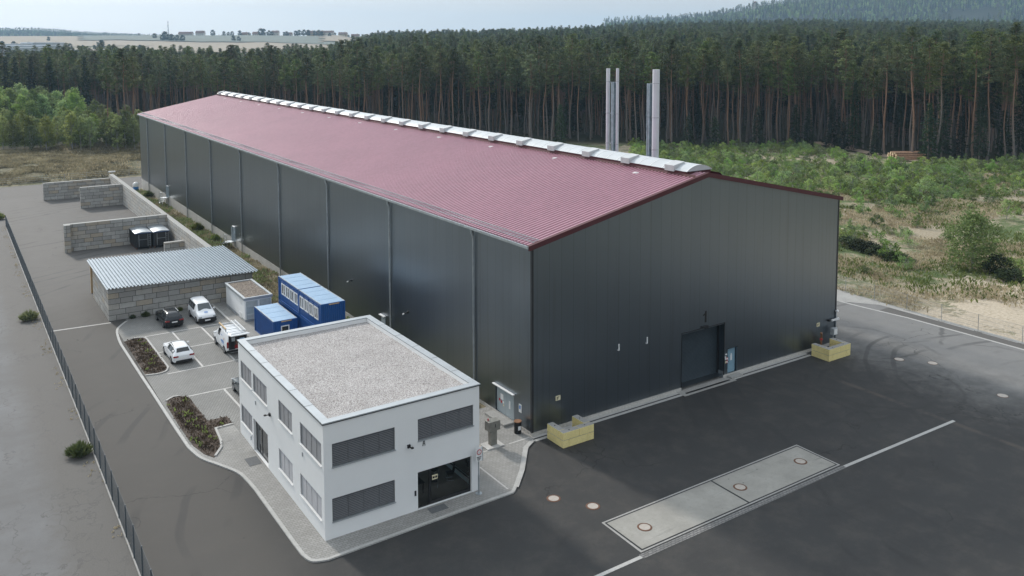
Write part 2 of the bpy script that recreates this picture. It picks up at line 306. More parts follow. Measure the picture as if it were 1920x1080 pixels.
MAT = dict(
 clad=mat_cladding(),
 blocks=mat_blocks("concrete_block_wall", (.27, .26, .24), (.40, .395, .375), (.50, .495, .475), (.42, .33, .215)),
 blocks_pale=mat_blocks("pale_concrete_block_wall", (.44, .425, .395), (.52, .505, .475), (.58, .565, .53), (.50, .44, .36)),
 pave=mat_pavers("grey_parking_pavers", (.225, .225, .215), (.27, .265, .255), (.155, .155, .145), .24, .24, mort=.035),
 walk=mat_pavers("light_walk_pavers", (.29, .285, .27), (.34, .335, .32), (.17, .165, .155), .30, .2, mort=.012),
 strip=mat_pavers("grey_paver_gutter", (.17, .17, .165), (.25, .245, .24), (.07, .07, .07), .3, .18, mort=.02),
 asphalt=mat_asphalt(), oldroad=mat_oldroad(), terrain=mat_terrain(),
 kerb=M("pale_kerb_stone", (.42, .415, .40), .85, var=.2, scale=1.5, fine=14., bmp=.3, world=True),
 line=M("pale_parking_line_stone", (.50, .49, .47), .85, var=.15, scale=3, world=True),
 concrete=M("grey_concrete", (.33, .325, .31), .88, var=.22, scale=.7, fine=9., bmp=.3, world=True),
 plinth=M("pale_concrete_plinth", (.50, .485, .455), .88, var=.2, scale=.5, fine=6., bmp=.3, world=True),
 slab=mat_slab() if True else M("scale_deck_concrete", (.27, .262, .236), .8, var=.22, scale=.40, fine=1.3, bmp=.15, world=True),
 gravel=mat_gravel("roof_gravel", [(.33, .30, .285), (.52, .495, .48), (.43, .40, .39), (.63, .615, .61), (.55, .525, .51)], 15.),
 gravel_brown=mat_gravel("brown_roof_gravel", [(.14, .11, .085), (.26, .215, .175), (.20, .165, .13), (.34, .29, .25)], 8.),
 render=M("white_render", (.80, .81, .81), .9, var=.04, scale=.6, fine=30., bmp=.12, world=True),
 coping=M("grey_metal_coping", (.42, .45, .47), .45, .4, var=.08, scale=.7),
 galv=M("galvanised_steel", (.42, .46, .49), .42, .75, var=.15, scale=1.5),
 fence=M("blue_grey_fence_steel", (.075, .095, .112), .5, .3, var=.1),
 flap=M("light_grey_flap", (.50, .52, .53), .5, var=.08),
 galvroof=M("galvanised_corrugated_sheet", (.25, .30, .345), .5, .45, var=.12, scale=.8, fine=6.),
 red=M("wine_red_sheet_metal", (.36, .172, .222), .45, .05, var=.12, scale=.15, fine=2., spec=.9),
 redtrim=M("dark_red_flashing", (.075, .012, .016), .6, .0, var=.1, scale=1.),
 white=M("white_paint", (.78, .79, .79), .45, var=.05, scale=2.),
 acrylic=M("milky_skylight_plastic", (.50, .53, .55), .4, var=.08, scale=.7),
 dark=M("dark_anthracite_metal", (.035, .038, .042), .4, .3, var=.15, scale=2.),
 black=M("black_plastic", (.012, .012, .013), .5, var=.2, scale=4.),
 rubber=M("tyre_rubber", (.016, .016, .017), .85, var=.2, scale=8.),
 blind=M("grey_blind_slats", (.15, .155, .165), .5, .3, var=.06, scale=2.),
 blind_pale=M("pale_grey_blind_slats", (.30, .305, .32), .5, .3, var=.05, scale=2.),
 gate=M("dark_slate_roller_shutter", (.062, .082, .098), .42, .3, var=.12, scale=1.5),
 bluedoor=M("blue_grey_steel_door", (.22, .36, .45), .45, var=.05, scale=2.),
 greydoor=M("light_grey_steel_door", (.36, .42, .45), .45, var=.05, scale=2.),
 yellow=M("pale_yellow_painted_block", (.80, .68, .31), .85, var=.14, scale=2.2, fine=14., bmp=.35),
 blue=M("blue_container_paint", (.008, .075, .27), .42, var=.1, scale=1.2),
 bluetop=M("weathered_container_roof", (.30, .45, .62), .5, var=.1, scale=.8, fine=5.),
 wood=M("pale_timber", (.50, .36, .20), .7, var=.15, scale=3.),
 rust=M("rusty_iron", (.13, .065, .04), .85, var=.35, scale=6., bmp=.3),
 cover=M("pale_manhole_infill", (.42, .38, .34), .85, var=.12, scale=4.),
 copper=M("copper_brown_pipe", (.42, .22, .12), .4, .6, var=.1),
 stone=M("weathered_terminal_metal", (.25, .245, .22), .5, .5, var=.2, scale=3.),
 signred=M("red_sign_paint", (.45, .03, .04), .5, var=.08),
 signyel=M("cream_sign_paint", (.72, .66, .45), .5, var=.08),
 signblue=M("blue_sign_paint", (.05, .22, .55), .5, var=.08),
 ink=M("black_ink", (.015, .015, .016), .6, var=.05),
 cargrey=M("dark_grey_car_paint", (.022, .025, .030), .22, .4, var=.05, scale=1.),
 carmid=M("grey_car_paint", (.10, .115, .125), .25, .4, var=.05, scale=1.),
 carwhite=M("white_car_paint", (.76, .78, .80), .22, var=.03, scale=1.),
 carglass=M("dark_car_glass", (.010, .014, .018), .06, var=.1, scale=1., spec=.8),
 screen=M("windscreen_glass", (.05, .065, .07), .05, var=.2, scale=1.5, spec=.9),
 rim=M("alloy_rim", (.30, .31, .33), .35, .8, var=.1, scale=4.),
 tail=M("red_tail_lamp", (.25, .012, .014), .25, var=.1, scale=4.),
 lamp=M("clear_headlamp", (.35, .38, .40), .15, var=.1, scale=6.),
 bin=M("blackened_bin_steel", (.014, .014, .015), .5, .3, var=.2),
 soil=M("planting_bed_soil", (.075, .055, .042), .95, var=.45, scale=1.2, fine=8., bmp=.8, world=True),
 grass_strip=M("dry_grass_strip", (.17, .145, .085), .95, var=.5, scale=.8, fine=5., bmp=.8, world=True),
 floor=M("brown_floor", (.16, .14, .12), .6, var=.1, scale=2.),
 inwall=M("pale_blue_interior_wall", (.76, .86, .88), .9, var=.03, scale=1.),
 glass=glass_mat("clear_glass", (.88, .94, .95)), pane=M("dark_window_pane", (.02, .025, .03), .08, var=.1, spec=.8),
 bark=mat_bark(), birchbark=M("grey_birch_bark", (.30, .29, .27), .85, var=.35, scale=3.),
 needle=mat_leaf("pine_needles", (.028, .052, .018), (.092, .128, .042), (.19, .215, .078), .45),
 spruce=mat_leaf("spruce_needles", (.014, .030, .014), (.032, .056, .024), (.06, .085, .036), .5),
 birch=mat_leaf("birch_leaves", (.085, .125, .032), (.185, .24, .065), (.29, .33, .115), .5, .4),
 shrub=mat_leaf("shrub_leaves", (.10, .175, .045), (.20, .31, .085), (.32, .41, .145), .9, .4),
 darkshrub=mat_leaf("dark_shrub_leaves", (.016, .030, .012), (.032, .052, .018), (.06, .08, .03), .9, .2),
 weed=mat_leaf("weed_leaves", (.08, .12, .04), (.16, .21, .07), (.26, .29, .12), 1.5, .4),
 brown=mat_leaf("heather_sprigs", (.13, .115, .07), (.26, .23, .145), (.42, .375, .25), .15, .4, False),
 bush=mat_leaf("bush_leaves", (.045, .085, .025), (.10, .165, .05), (.17, .24, .085), .9, .3),
 flue=M("pale_grey_flue_steel", (.60, .64, .68), .5, .2, var=.05, scale=.6),
 mat=M("grey_door_mat", (.13, .135, .14), .9, var=.15, scale=8.),
 bedbrown=mat_leaf("withered_bed_plants", (.040, .029, .020), (.078, .056, .038), (.125, .094, .064), .6, .15, False),
 dry=mat_leaf("dry_grass_blades", (.26, .22, .13), (.42, .36, .24), (.56, .49, .35), .2, .4, False),
 log=M("pine_log_bark", (.30, .18, .11), .9, var=.3, scale=2.), logend=M("cut_log_end", (.70, .55, .36), .85, var=.2, scale=5.),
 track=M("sandy_track", (.30, .23, .17), .95, var=.25, scale=.4, fine=3., world=True),
 field=M("stubble_field", (.27, .225, .165), .95, var=.12, scale=.01, fine=.1, world=True),
 fieldgreen=M("grey_green_field", (.12, .14, .115), .95, var=.15, scale=.01, fine=.1, world=True),
 tile=M("brown_roof_tile", (.16, .09, .065), .85, var=.15, scale=.3), house=M("pale_house_wall", (.55, .53, .49), .9, var=.1, scale=.3),
 houseyel=M("ochre_house_wall", (.45, .36, .22), .9, var=.1, scale=.3),
 indroof=M("white_industrial_roof", (.80, .82, .84), .7, var=.08, scale=.05), indwall=M("grey_industrial_wall", (.34, .37, .40), .8, var=.15, scale=.1),
)

# ------------------------------------------------------------------ builders
def tag(o, label=None, cat=None, group=None, kind=None):
    if label: o['label'] = label
    if cat: o['category'] = cat
    if group: o['group'] = group
    if kind: o['kind'] = kind
    return o
def thing(name, label, cat, loc=(0, 0, 0), rz=0., group=None):
    o = bpy.data.objects.new(name, None); COL.objects.link(o); o.empty_display_size = .3
    o.location = loc; o.rotation_euler = (0, 0, rz)
    return tag(o, label, cat, group)
class MB:
    """collects boxes, tubes and sheets; build() links them as one mesh object"""
    def __init__(s): s.v = []; s.f = []; s.mi = []
    def add(s, vs, fs, mi=0):
        k = len(s.v); s.v += [tuple(float(c) for c in p) for p in vs]; s.f += [tuple(i+k for i in f) for f in fs]; s.mi += [mi]*len(fs); return s
    def box(s, x0, x1, y0, y1, z0, z1, mi=0):
        if x0 > x1: x0, x1 = x1, x0
        if y0 > y1: y0, y1 = y1, y0
        v = [(x0, y0, z0), (x1, y0, z0), (x1, y1, z0), (x0, y1, z0), (x0, y0, z1), (x1, y0, z1), (x1, y1, z1), (x0, y1, z1)]
        return s.add(v, [(3, 2, 1, 0), (4, 5, 6, 7), (0, 1, 5, 4), (1, 2, 6, 5), (2, 3, 7, 6), (3, 0, 4, 7)], mi)
    def bar(s, p, q, w, h=None, mi=0):
        h = h or w; p, q = Vector(p), Vector(q); d = (q-p).normalized()
        u = Vector((0, 0, 1)).cross(d)
        if u.length < 1e-4: u = Vector((1, 0, 0))
        u.normalize(); n = d.cross(u); u *= w/2; n *= h/2
        v = [p-u-n, p+u-n, p+u+n, p-u+n, q-u-n, q+u-n, q+u+n, q-u+n]
        return s.add(v, [(0, 1, 2, 3), (7, 6, 5, 4), (0, 4, 5, 1), (1, 5, 6, 2), (2, 6, 7, 3), (3, 7, 4, 0)], mi)
    def tube(s, pts, rads, n=10, mi=0, cap=True):
        pts = [Vector(p) for p in pts]; rings = []
        if not hasattr(rads, '__len__'): rads = [rads]*len(pts)
        vs = []; fs = []
        for i, p in enumerate(pts):
            d = (pts[min(i+1, len(pts)-1)]-pts[max(i-1, 0)]).normalized()
            a = Vector((0, 0, 1)) if abs(d.z) < .9 else Vector((1, 0, 0))
            u = a.cross(d).normalized(); w = d.cross(u)
            vs += [p+(u*math.cos(2*PI*k/n)+w*math.sin(2*PI*k/n))*rads[i] for k in range(n)]
        for i in range(len(pts)-1):
            for k in range(n):
                a = i*n+k; b = i*n+(k+1) % n; fs.append((a, b, b+n, a+n))
        if cap: fs += [tuple(range(n-1, -1, -1)), tuple(range((len(pts)-1)*n, len(pts)*n))]
        return s.add(vs, fs, mi)
    def prism(s, poly, z0, z1, mi=0):
        n = len(poly); zz0 = z0 if callable(z0) else (lambda x, y: z0); zz1 = z1 if callable(z1) else (lambda x, y: z1)
        v = [(x, y, zz0(x, y)) for x, y in poly]+[(x, y, zz1(x, y)) for x, y in poly]
        return s.add(v, [tuple(range(n-1, -1, -1)), tuple(range(n, 2*n))]+[(i, (i+1) % n, n+(i+1) % n, n+i) for i in range(n)], mi)
    def quad(s, a, b, c, d, mi=0): return s.add([a, b, c, d], [(0, 1, 2, 3)], mi)
    def build(s, name, mats, parent=None, world=True, smooth=None, label=None, bevel=0.):
        """vertices are in world coordinates (world=True) or already local to the parent"""
        me = bpy.data.meshes.new(name)
        off = Vector((0, 0, 0))
        if parent is not None and world:
            q = parent
            while q is not None: off += q.location; q = q.parent
        me.from_pydata([(p[0]-off.x, p[1]-off.y, p[2]-off.z) for p in s.v], [], s.f)
        for m in (mats if isinstance(mats, (list, tuple)) else [mats]): me.materials.append(m)
        if any(s.mi): me.polygons.foreach_set('material_index', s.mi)
        me.validate()
        if smooth:
            me.polygons.foreach_set('use_smooth', [True]*len(me.polygons)); me.set_sharp_from_angle(angle=R(smooth))
        me.update()
        o = bpy.data.objects.new(name, me); COL.objects.link(o); o.parent = parent
        if bevel:
            b = o.modifiers.new('bevel', 'BEVEL'); b.width = bevel; b.segments = 2; b.limit_method = 'ANGLE'
        if label: o['label'] = label
        return o
def cut_flush(bm):
    for yy in (12.0, 152.0):
        bmesh.ops.bisect_plane(bm, geom=bm.verts[:]+bm.edges[:]+bm.faces[:], plane_co=(0, yy, 0), plane_no=(0, 1, 0))
def sheet(name, polys, mat, off, thick=0., kind='structure', parent=None):
    """a paving sheet that follows the made ground, off metres above it, with a skirt of the given thickness"""
    bm = bmesh.new()
    for poly in polys:
        vs = [bm.verts.new((x, y, 0)) for x, y in poly]; f = bm.faces.new(vs)
        f.normal_update()
        if f.normal.z < 0: f.normal_flip()
    cut_flush(bm)
    bmesh.ops.triangulate(bm, faces=bm.faces[:])
    for v in bm.verts: v.co.z = g(v.co.x, v.co.y)+off
    if thick:
        r = bmesh.ops.extrude_edge_only(bm, edges=[e for e in bm.edges if e.is_boundary])
        for v in r['geom']:
            if isinstance(v, bmesh.types.BMVert): v.co.z -= thick
    bmesh.ops.recalc_face_normals(bm, faces=bm.faces[:])
    me = bpy.data.meshes.new(name); bm.to_mesh(me); bm.free(); me.materials.append(mat)
    if me.polygons and max(me.polygons, key=lambda p: p.area).normal.z < 0: me.flip_normals()
    o = bpy.data.objects.new(name, me); COL.objects.link(o); o.parent = parent
    if kind: o['kind'] = kind
    return o
def offset_line(pts, w):
    """band of width w to the left of an open polyline"""
    out = []
    P = [Vector((p[0], p[1])) for p in pts]
    for i, p in enumerate(P):
        a = (p-P[i-1]).normalized() if i else (P[1]-p).normalized()
        b = (P[i+1]-p).normalized() if i < len(P)-1 else a
        n = (Vector((-a.y, a.x))+Vector((-b.y, b.x)))
        n.normalize(); k = max(.4, n.dot(Vector((-a.y, a.x))))
        out.append(p+n*w/k)
    return [[(P[i].x, P[i].y), (P[i+1].x, P[i+1].y), (out[i+1].x, out[i+1].y), (out[i].x, out[i].y)] for i in range(len(P)-1)]
def line_quads(segs, w):
    r = []
    for (a, b) in segs:
        d = Vector((b[0]-a[0], b[1]-a[1])).normalized(); n = Vector((-d.y, d.x))*w/2
        r.append([(a[0]-n.x, a[1]-n.y), (b[0]-n.x, b[1]-n.y), (b[0]+n.x, b[1]+n.y), (a[0]+n.x, a[1]+n.y)])
    return r
def smooth_curve(pts, k=6):
    P = [np.array(p, float) for p in pts]; out = []
    for i in range(len(P)-1):
        p0, p1, p2, p3 = P[max(i-1, 0)], P[i], P[i+1], P[min(i+2, len(P)-1)]
        for j in range(k):
            t = j/k
            out.append(tuple(.5*((2*p1)+(-p0+p2)*t+(2*p0-5*p1+4*p2-p3)*t*t+(-p0+3*p1-3*p2+p3)*t**3)))
    out.append(tuple(P[-1])); return out
def quads_mesh(name, q, mat):
    """q: (n,4,3) array of quads"""
    n = len(q); me = bpy.data.meshes.new(name)
    me.vertices.add(n*4); me.vertices.foreach_set('co', np.asarray(q, np.float32).reshape(-1))
    me.loops.add(n*4); me.loops.foreach_set('vertex_index', np.arange(n*4, dtype=np.int32))
    me.polygons.add(n); me.polygons.foreach_set('loop_start', np.arange(0, n*4, 4, dtype=np.int32))
    me.polygons.foreach_set('loop_total', np.full(n, 4, np.int32))
    me.materials.append(mat); me.update(); me.validate(); return me
def leaf_quads(c, size, flat=.5, aspect=.6, r=rng):
    """one small leaf-shaped quad per centre, tilted at random; flat pulls normals upward"""
    n = len(c); nn = r.normal(size=(n, 3)); nn[:, 2] = np.abs(nn[:, 2])+flat*2; nn /= np.linalg.norm(nn, axis=1)[:, None]
    a = r.normal(size=(n, 3)); u = np.cross(nn, a); u /= np.linalg.norm(u, axis=1)[:, None]; w = np.cross(nn, u)
    sz = size*(.6+.8*r.random(n))[:, None]; u = u*sz*.5; w = w*sz*.5*aspect
    return np.stack([c-u, c-w, c+u, c+w], 1)
def mesh_obj(name, me, parent=None):
    o = bpy.data.objects.new(name, me); COL.objects.link(o); o.parent = parent; return o
def clone_thing(root, loc, rz=0., sc=(1, 1, 1), label=None, group=None):
    r = root.copy(); COL.objects.link(r); r.location = loc; r.rotation_euler = (0, 0, rz); r.scale = sc
    if label: r['label'] = label
    if group: r['group'] = group
    for ch in root.children:
        c = ch.copy(); COL.objects.link(c); c.parent = r
        for gg in ch.children:
            d = gg.copy(); COL.objects.link(d); d.parent = c
    return r

# ------------------------------------------------------------------ sky, sun, air
SUN_EL, SUN_AZ = R(31), math.atan2(-0.13, 0.99)
w = bpy.data.worlds.new("World"); scene.world = w; w.use_nodes = True
nt = w.node_tree; bg = nt.nodes['Background']
sky = N(nt, 'ShaderNodeTexSky'); sky.sky_type = 'NISHITA'; sky.sun_disc = False
sky.sun_elevation = SUN_EL; sky.sun_rotation = SUN_AZ; sky.air_density = 1.2; sky.dust_density = 3.0; sky.ozone_density = 1.5
tc = N(nt, 'ShaderNodeTexCoord'); s = N(nt, 'ShaderNodeSeparateXYZ'); L(nt, tc.outputs['Generated'], s.inputs[0])
mp = N(nt, 'ShaderNodeMapping'); mp.inputs['Scale'].default_value = (1.2, 1.2, 7.); L(nt, tc.outputs['Generated'], mp.inputs['Vector'])
cl = noise(nt, mp.outputs[0], 1.6, 4, .5)
veil = ramp(nt, maprange(nt, s.outputs[2], 0., .9, 0, 1, False), [(0., (7.7, 7.75, 7.65)), (.12, (7.0, 7.2, 7.3)), (1., (10.6, 11.4, 12.2)) ])
veil = mixc(nt, maprange(nt, cl, .3, .7, 0., .22), veil, (4.4, 5.1, 5.8))
dv = N(nt, 'ShaderNodeVectorMath', operation='DOT_PRODUCT'); L(nt, tc.outputs['Generated'], dv.inputs[0])
dv.inputs[1].default_value = (math.sin(SUN_AZ)*math.cos(SUN_EL), math.cos(SUN_AZ)*math.cos(SUN_EL), math.sin(SUN_EL))
# thin cloud is brightest round the veiled sun
au = math_(nt, 'POWER', math_(nt, 'MAXIMUM', dv.outputs['Value'], 0.), 5.)
hs = N(nt, 'ShaderNodeHueSaturation'); L(nt, veil, hs.inputs['Color']); L(nt, math_(nt, 'ADD', math_(nt, 'MULTIPLY', au, 1.5), .92), hs.inputs['Value'])
L(nt, mixc(nt, .92, sky.outputs[0], hs.outputs[0]), bg.inputs['Color']); bg.inputs['Strength'].default_value = 0.105
sl = bpy.data.lights.new("sun", 'SUN'); so = bpy.data.objects.new("sun", sl); COL.objects.link(so)
sl.energy = 2.7; sl.angle = R(5); sl.color = (1., .93, .84)
sd = Vector((math.sin(SUN_AZ)*math.cos(SUN_EL), math.cos(SUN_AZ)*math.cos(SUN_EL), math.sin(SUN_EL)))
so.rotation_euler = sd.to_track_quat('Z', 'Y').to_euler(); so.location = (0, 100, 150)
scene.view_settings.view_transform = 'Standard'; scene.view_settings.look = 'None'
scene.view_settings.exposure = 0.0; scene.view_settings.gamma = 1.0
scene.cycles.max_bounces = 8; scene.cycles.transparent_max_bounces = 16
scene.cycles.volume_bounces = 0

# ------------------------------------------------------------------ terrain
def sstep(x, a, b):
    t = np.clip((x-a)/(b-a), 0, 1); return t*t*(3-2*t)
def vnoise(x, y, s, seed=0):
    """smooth value noise"""
    x = np.asarray(x, float)/s; y = np.asarray(y, float)/s
    xi = np.floor(x); yi = np.floor(y); fx = x-xi; fy = y-yi; fx = fx*fx*(3-2*fx); fy = fy*fy*(3-2*fy)
    def h(a, b):
        q = np.sin(a*127.1+b*311.7+seed*74.7)*43758.5453; return q-np.floor(q)
    return (h(xi, yi)*(1-fx)+h(xi+1, yi)*fx)*(1-fy)+(h(xi, yi+1)*(1-fx)+h(xi+1, yi+1)*fx)*fy
_CR = [(-2, 20), (-.145, 20), (-.06, 21), (.03, 24), (.075, 25.5), (.15, 31), (.2, 32), (.33, 35), (.42, 34), (.6, 32), (2, 32)]
_HL = [(-2, 70), (-.2, 70), (-.05, 72), (.1, 82), (.137, 90), (.2, 101), (.26, 119), (.283, 136), (.30, 140), (.347, 152), (.4, 161), (.5, 170), (.6, 182), (1, 190), (2, 190)]
def terrain_z(x, y):
    x = np.asarray(x, float); y = np.asarray(y, float)
    z = -0.0145*np.clip(y-12, 0, 140)
    D, u = DU(x, y); front = D > 0
    left = np.interp(D, [0, 430, 700, 1100, 1900, 2400, 6000], [0, 0, 5, 21, 55, 57, 50])
    left = left+np.interp(u, [-.8, -.6, -.55, -.49, -.44, -.38], [40, 36, 34, 18, 9, 0])*sstep(D, 2700, 3300)*(1-.6*sstep(D, 3500, 4600))
    cr = np.interp(u, *zip(*_CR)); hl = np.interp(u, *zip(*_HL))
    right = np.interp(D, [0, 330, 1150], [0, 0, 1])*cr
    right = np.where(D > 1150, cr-8*sstep(D, 1150, 1500), right)
    rough = (vnoise(x, y, 260, 1)-.5)*26+(vnoise(x, y, 90, 2)-.5)*8
    k = sstep(D, 1600, 2600); right = right*(1-k)+(hl+rough*.55)*k
    right = np.where(D > 2700, right*(1-.5*sstep(D, 2700, 4500)), right)
    kk = sstep(u, -.2, -.13)
    rise = left*(1-kk)+right*kk
    z = z+np.where(front, rise, 0)
    yard = (x > -44.5) & (x < 53) & (y > -71) & (y < 169)
    amp = np.minimum(np.maximum(np.maximum(x-51.5, -47-x), np.maximum(y-168, 0))/8., 1.)
    bumps = ((vnoise(x, y, 14, 3)-.5)*1.1+(vnoise(x, y, 5, 4)-.5)*.5)*np.clip(amp, 0, 1)
    bank = 1.3*sstep(y, 172, 190)*sstep(x, 60, 20)*(1-sstep(y, 232, 250))
    mound = 1.2*np.exp(-(((x-66)/8)**2+((y+8)/7)**2))
    return z+np.where(yard, -.06, bumps+bank+mound-.02)
def gl(a, lo, hi, step, far, gr=1.13):
    c = list(np.arange(lo, hi+.01, step)); s = step
    q = hi
    while q < far: s *= gr; q += min(s, 90 if q < 3600 else 300); c.append(q)
    s = step; q = lo
    while q > -far: s *= gr; s = min(s, 250); q -= s; c.insert(0, q)
    return np.array(c)
gx = gl('x', -120, 260, 4, 5000); gy = gl('y', -112, 340, 4, 5000)
GX, GY = np.meshgrid(gx, gy); GZ = terrain_z(GX, GY)
nx, ny = len(gx), len(gy)
EDGE = [(-1.2, 330), (-.605, 322), (-.477, 318), (-.291, 307), (.023, 278), (.088, 270), (.213, 260), (.336, 258), (.363, 264), (.39, 250), (.465, 219), (.576, 214), (.7, 205), (1.2, 190)]
def edge_d(u): return np.interp(u, *zip(*EDGE))
me = bpy.data.meshes.new("ground")
idx = np.arange(nx*ny).reshape(ny, nx)
fq = np.stack([idx[:-1, :-1], idx[:-1, 1:], idx[1:, 1:], idx[1:, :-1]], -1).reshape(-1, 4)
me.from_pydata(np.stack([GX, GY, GZ], -1).reshape(-1, 3).tolist(), [], fq.tolist())
D_, U_ = DU(GX, GY)
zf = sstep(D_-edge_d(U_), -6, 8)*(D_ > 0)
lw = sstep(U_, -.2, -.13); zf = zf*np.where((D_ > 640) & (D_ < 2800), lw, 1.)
zs = np.clip(1.15-np.abs(GX-60)/26, 0, 1)*sstep(GY, 9, -7)+.7*np.exp(-(((GX-68)/9)**2+((GY+10)/10)**2))+.75*np.exp(-(((GX-82)/7)**2+((GY+4)/10)**2))
zs = np.clip(zs, 0, 1)*(GX > 49)
zb = sstep(GY, 168, 172)*sstep(GX, 60, 30)*(1-sstep(GY, 236, 250))+sstep(-GY, 44, 50)*(GX > -44)  # second term: unseen heath behind the camera, added to darken the gable's reflection
za = np.zeros((ny*nx, 4), np.float32); za[:, 0] = zf.ravel(); za[:, 1] = zs.ravel(); za[:, 2] = zb.ravel(); za[:, 3] = 1
at = me.attributes.new('zone', 'FLOAT_COLOR', 'POINT'); at.data.foreach_set('color', za.ravel())
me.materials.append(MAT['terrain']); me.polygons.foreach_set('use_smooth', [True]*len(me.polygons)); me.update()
o = mesh_obj("ground", me); o['kind'] = 'structure'
def tz(x, y):
    """height of the ground sheet as meshed"""
    i = int(np.clip(np.searchsorted(gx, x)-1, 0, nx-2)); j = int(np.clip(np.searchsorted(gy, y)-1, 0, ny-2))
    a = (x-gx[i])/(gx[i+1]-gx[i]); b = (y-gy[j])/(gy[j+1]-gy[j])
    return float((GZ[j, i]*(1-a)+GZ[j, i+1]*a)*(1-b)+(GZ[j+1, i]*(1-a)+GZ[j+1, i+1]*a)*b)
TZ = np.vectorize(tz)
def terr(px, py):
    """where the line of sight through a surveyed spot of the photograph meets the terrain"""
    d = _fw+_r2*(px-PCX)/FOC-_u2*(py-PCY)/FOC; t = 40.
    while t < 5000:
        p = CAM+d*t
        if p[2] < tz(p[0], p[1]): break
        t += .5 if t < 400 else 4.
    return float(p[0]), float(p[1]), tz(p[0], p[1])
# fields beyond the forest on the left: thin sheets draped over the terrain
def drape(name, pxs, mat, lift):
    P = [terr(*q) for q in pxs]
    return P
def field(name, u0, u1, d0, d1, mat, lift=.8, n=14, skew=0.):
    mb = MB(); vs = []
    for i in range(n+1):
        for j in range(n+1):
            u = u0+(u1-u0)*i/n; D = d0+(d1-d0)*j/n+skew*(i/n-.5)+(26*math.sin(i*1.1+d0)+14*math.sin(i*2.7+d1)+12*math.sin(j*.9))*(d1-d0)/500
            x, y = XY(u+.006*math.sin(j*1.7+d0), D); vs.append((x, y, tz(x, y)+lift))
    mb.add(vs, [(i*(n+1)+j, (i+1)*(n+1)+j, (i+1)*(n+1)+j+1, i*(n+1)+j+1) for i in range(n) for j in range(n)])
    o = mb.build(name, mat); o['kind'] = 'structure'; return o
field("stubble_field", -.75, -.30, 1330, 2250, MAT['field'], 1., skew=0)
field("stubble_field", -.52, -.36, 1120, 1290, MAT['field'], 1.)
field("stubble_field", -.42, -.12, 1150, 1480, MAT['field'], 1.4)
field("green_field", -.50, -.16, 1500, 1900, MAT['fieldgreen'], 2.2, skew=-260)
field("stubble_field", -.22, -.13, 1500, 1850, MAT['field'], 3.)

# ------------------------------------------------------------------ yard, roads, paving
KERB = smooth_curve([(-19.83, 47.6), (-21.1, 45.2), (-21.5, 42.3), (-21.65, 39.6)], 5)[:-1] + [(-21.65, 39.6), (-21.62, 29.66), (-21.58, 24.9), (-21.55, 16.4)] \
    + smooth_curve([(-21.5, 12.4), (-21.14, 10.24), (-20.2, 8.2), (-19.5, 6.4), (-19.28, 3.8)], 5) + [(-19.25, -3.5)] \
    + smooth_curve([(-19.22, -5.0), (-19.0, -5.75), (-18.3, -6.05)], 5) + [(-10.0, -5.82), (-5.65, -5.75)] + smooth_curve([(-5.45, -5.6), (-3.74, -3.9), (-1.4, -1.2), (-.3, -.5)], 5)
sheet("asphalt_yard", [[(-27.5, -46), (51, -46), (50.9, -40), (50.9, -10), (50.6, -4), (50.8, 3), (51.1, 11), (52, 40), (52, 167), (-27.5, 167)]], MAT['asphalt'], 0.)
sheet("far_road", [[(-47, 150), (4, 156), (52, 150), (52, 169), (-47, 169)]], MAT['oldroad'], .012)
sheet("old_road", [[(-44, -70), (-27.5, -70), (-27.5, 150), (-44, 150)]], MAT['oldroad'], .004)
inner = [(-.2, -.35), (-.02, -.35), (-.02, 6.3), (-7.2, 6.3), (-7.2, 30), (-4.2, 30), (-4.2, 37.5), (-6.6, 37.5), (-6.6, 48.7), (-19.9, 48.7)]
PAVE = KERB+inner
sheet("parking_paving", [[(-21.6, 12.66), (-7.2, 12.66), (-7.2, 30), (-4.2, 30), (-4.2, 37.5), (-6.6, 37.5), (-6.6, 48.7), (-19.9, 48.7)]+KERB[:8]], MAT['pave'], .06, .1)
lowk = [p for p in KERB if p[1] < 12.66]
sheet("pavement", [[(-21.5, 12.655)]+lowk+[(-.02, -.35), (-.02, 6.3), (-7.2, 6.3), (-7.2, 12.655)]], MAT['walk'], .064, .1)
sheet("entrance_path", [[(-19.4, 11.6), (-17.85, 11.9), (-17.85, 14.55), (-19.2, 14.55)]], MAT['walk'], .072)
sheet("pavement", [[(-10.75, 28.7), (-4.3, 28.7), (-4.3, 37.4), (-6.65, 37.4), (-6.65, 48.6), (-10.75, 48.6)]], MAT['walk'], .16, .12)
sheet("road_kerb", offset_line(KERB, -.22), MAT['kerb'], .085, .09)
sheet("terminal_apron_kerb", offset_line([(-5.2, -5.35), (-3.6, -3.7), (-1.5, -1.1), (-.55, -.5)], -.35), MAT['kerb'], .078)
# planting beds
def bed(poly, kerbs):
    sheet("planting_bed", [poly], MAT['soil'], .10, .05)
    for k in kerbs: sheet("bed_kerb", offset_line(k, .16), MAT['kerb'], .15, .1)
BED1 = [(-21.35, 40.3)]+smooth_curve([(-20.6, 40.75), (-19.6, 40.5), (-19.42, 39.6)], 3)+[(-19.4, 31.2)]+smooth_curve([(-19.4, 30.3), (-19.7, 29.4), (-20.4, 29.1), (-21.4, 29.35)], 4)
BED2 = [(-21.3, 21.2)]+smooth_curve([(-21.1, 22.1), (-20.4, 22.6), (-19.6, 22.2), (-19.4, 21.4)], 4)+[(-19.35, 16.2), (-17.85, 16.15), (-17.85, 14.6), (-19.25, 14.5), (-19.5, 12.0), (-19.75, 11.0), (-20.5, 9.7)]+[(-20.95, 10.6), (-21.3, 12.4), (-21.35, 16.)]
bed(BED1, [BED1[1:]]); bed(BED2, [BED2[1:8], [(-17.85, 14.6), (-19.25, 14.5), (-19.5, 12.0), (-19.75, 11.0), (-20.45, 9.9)]])
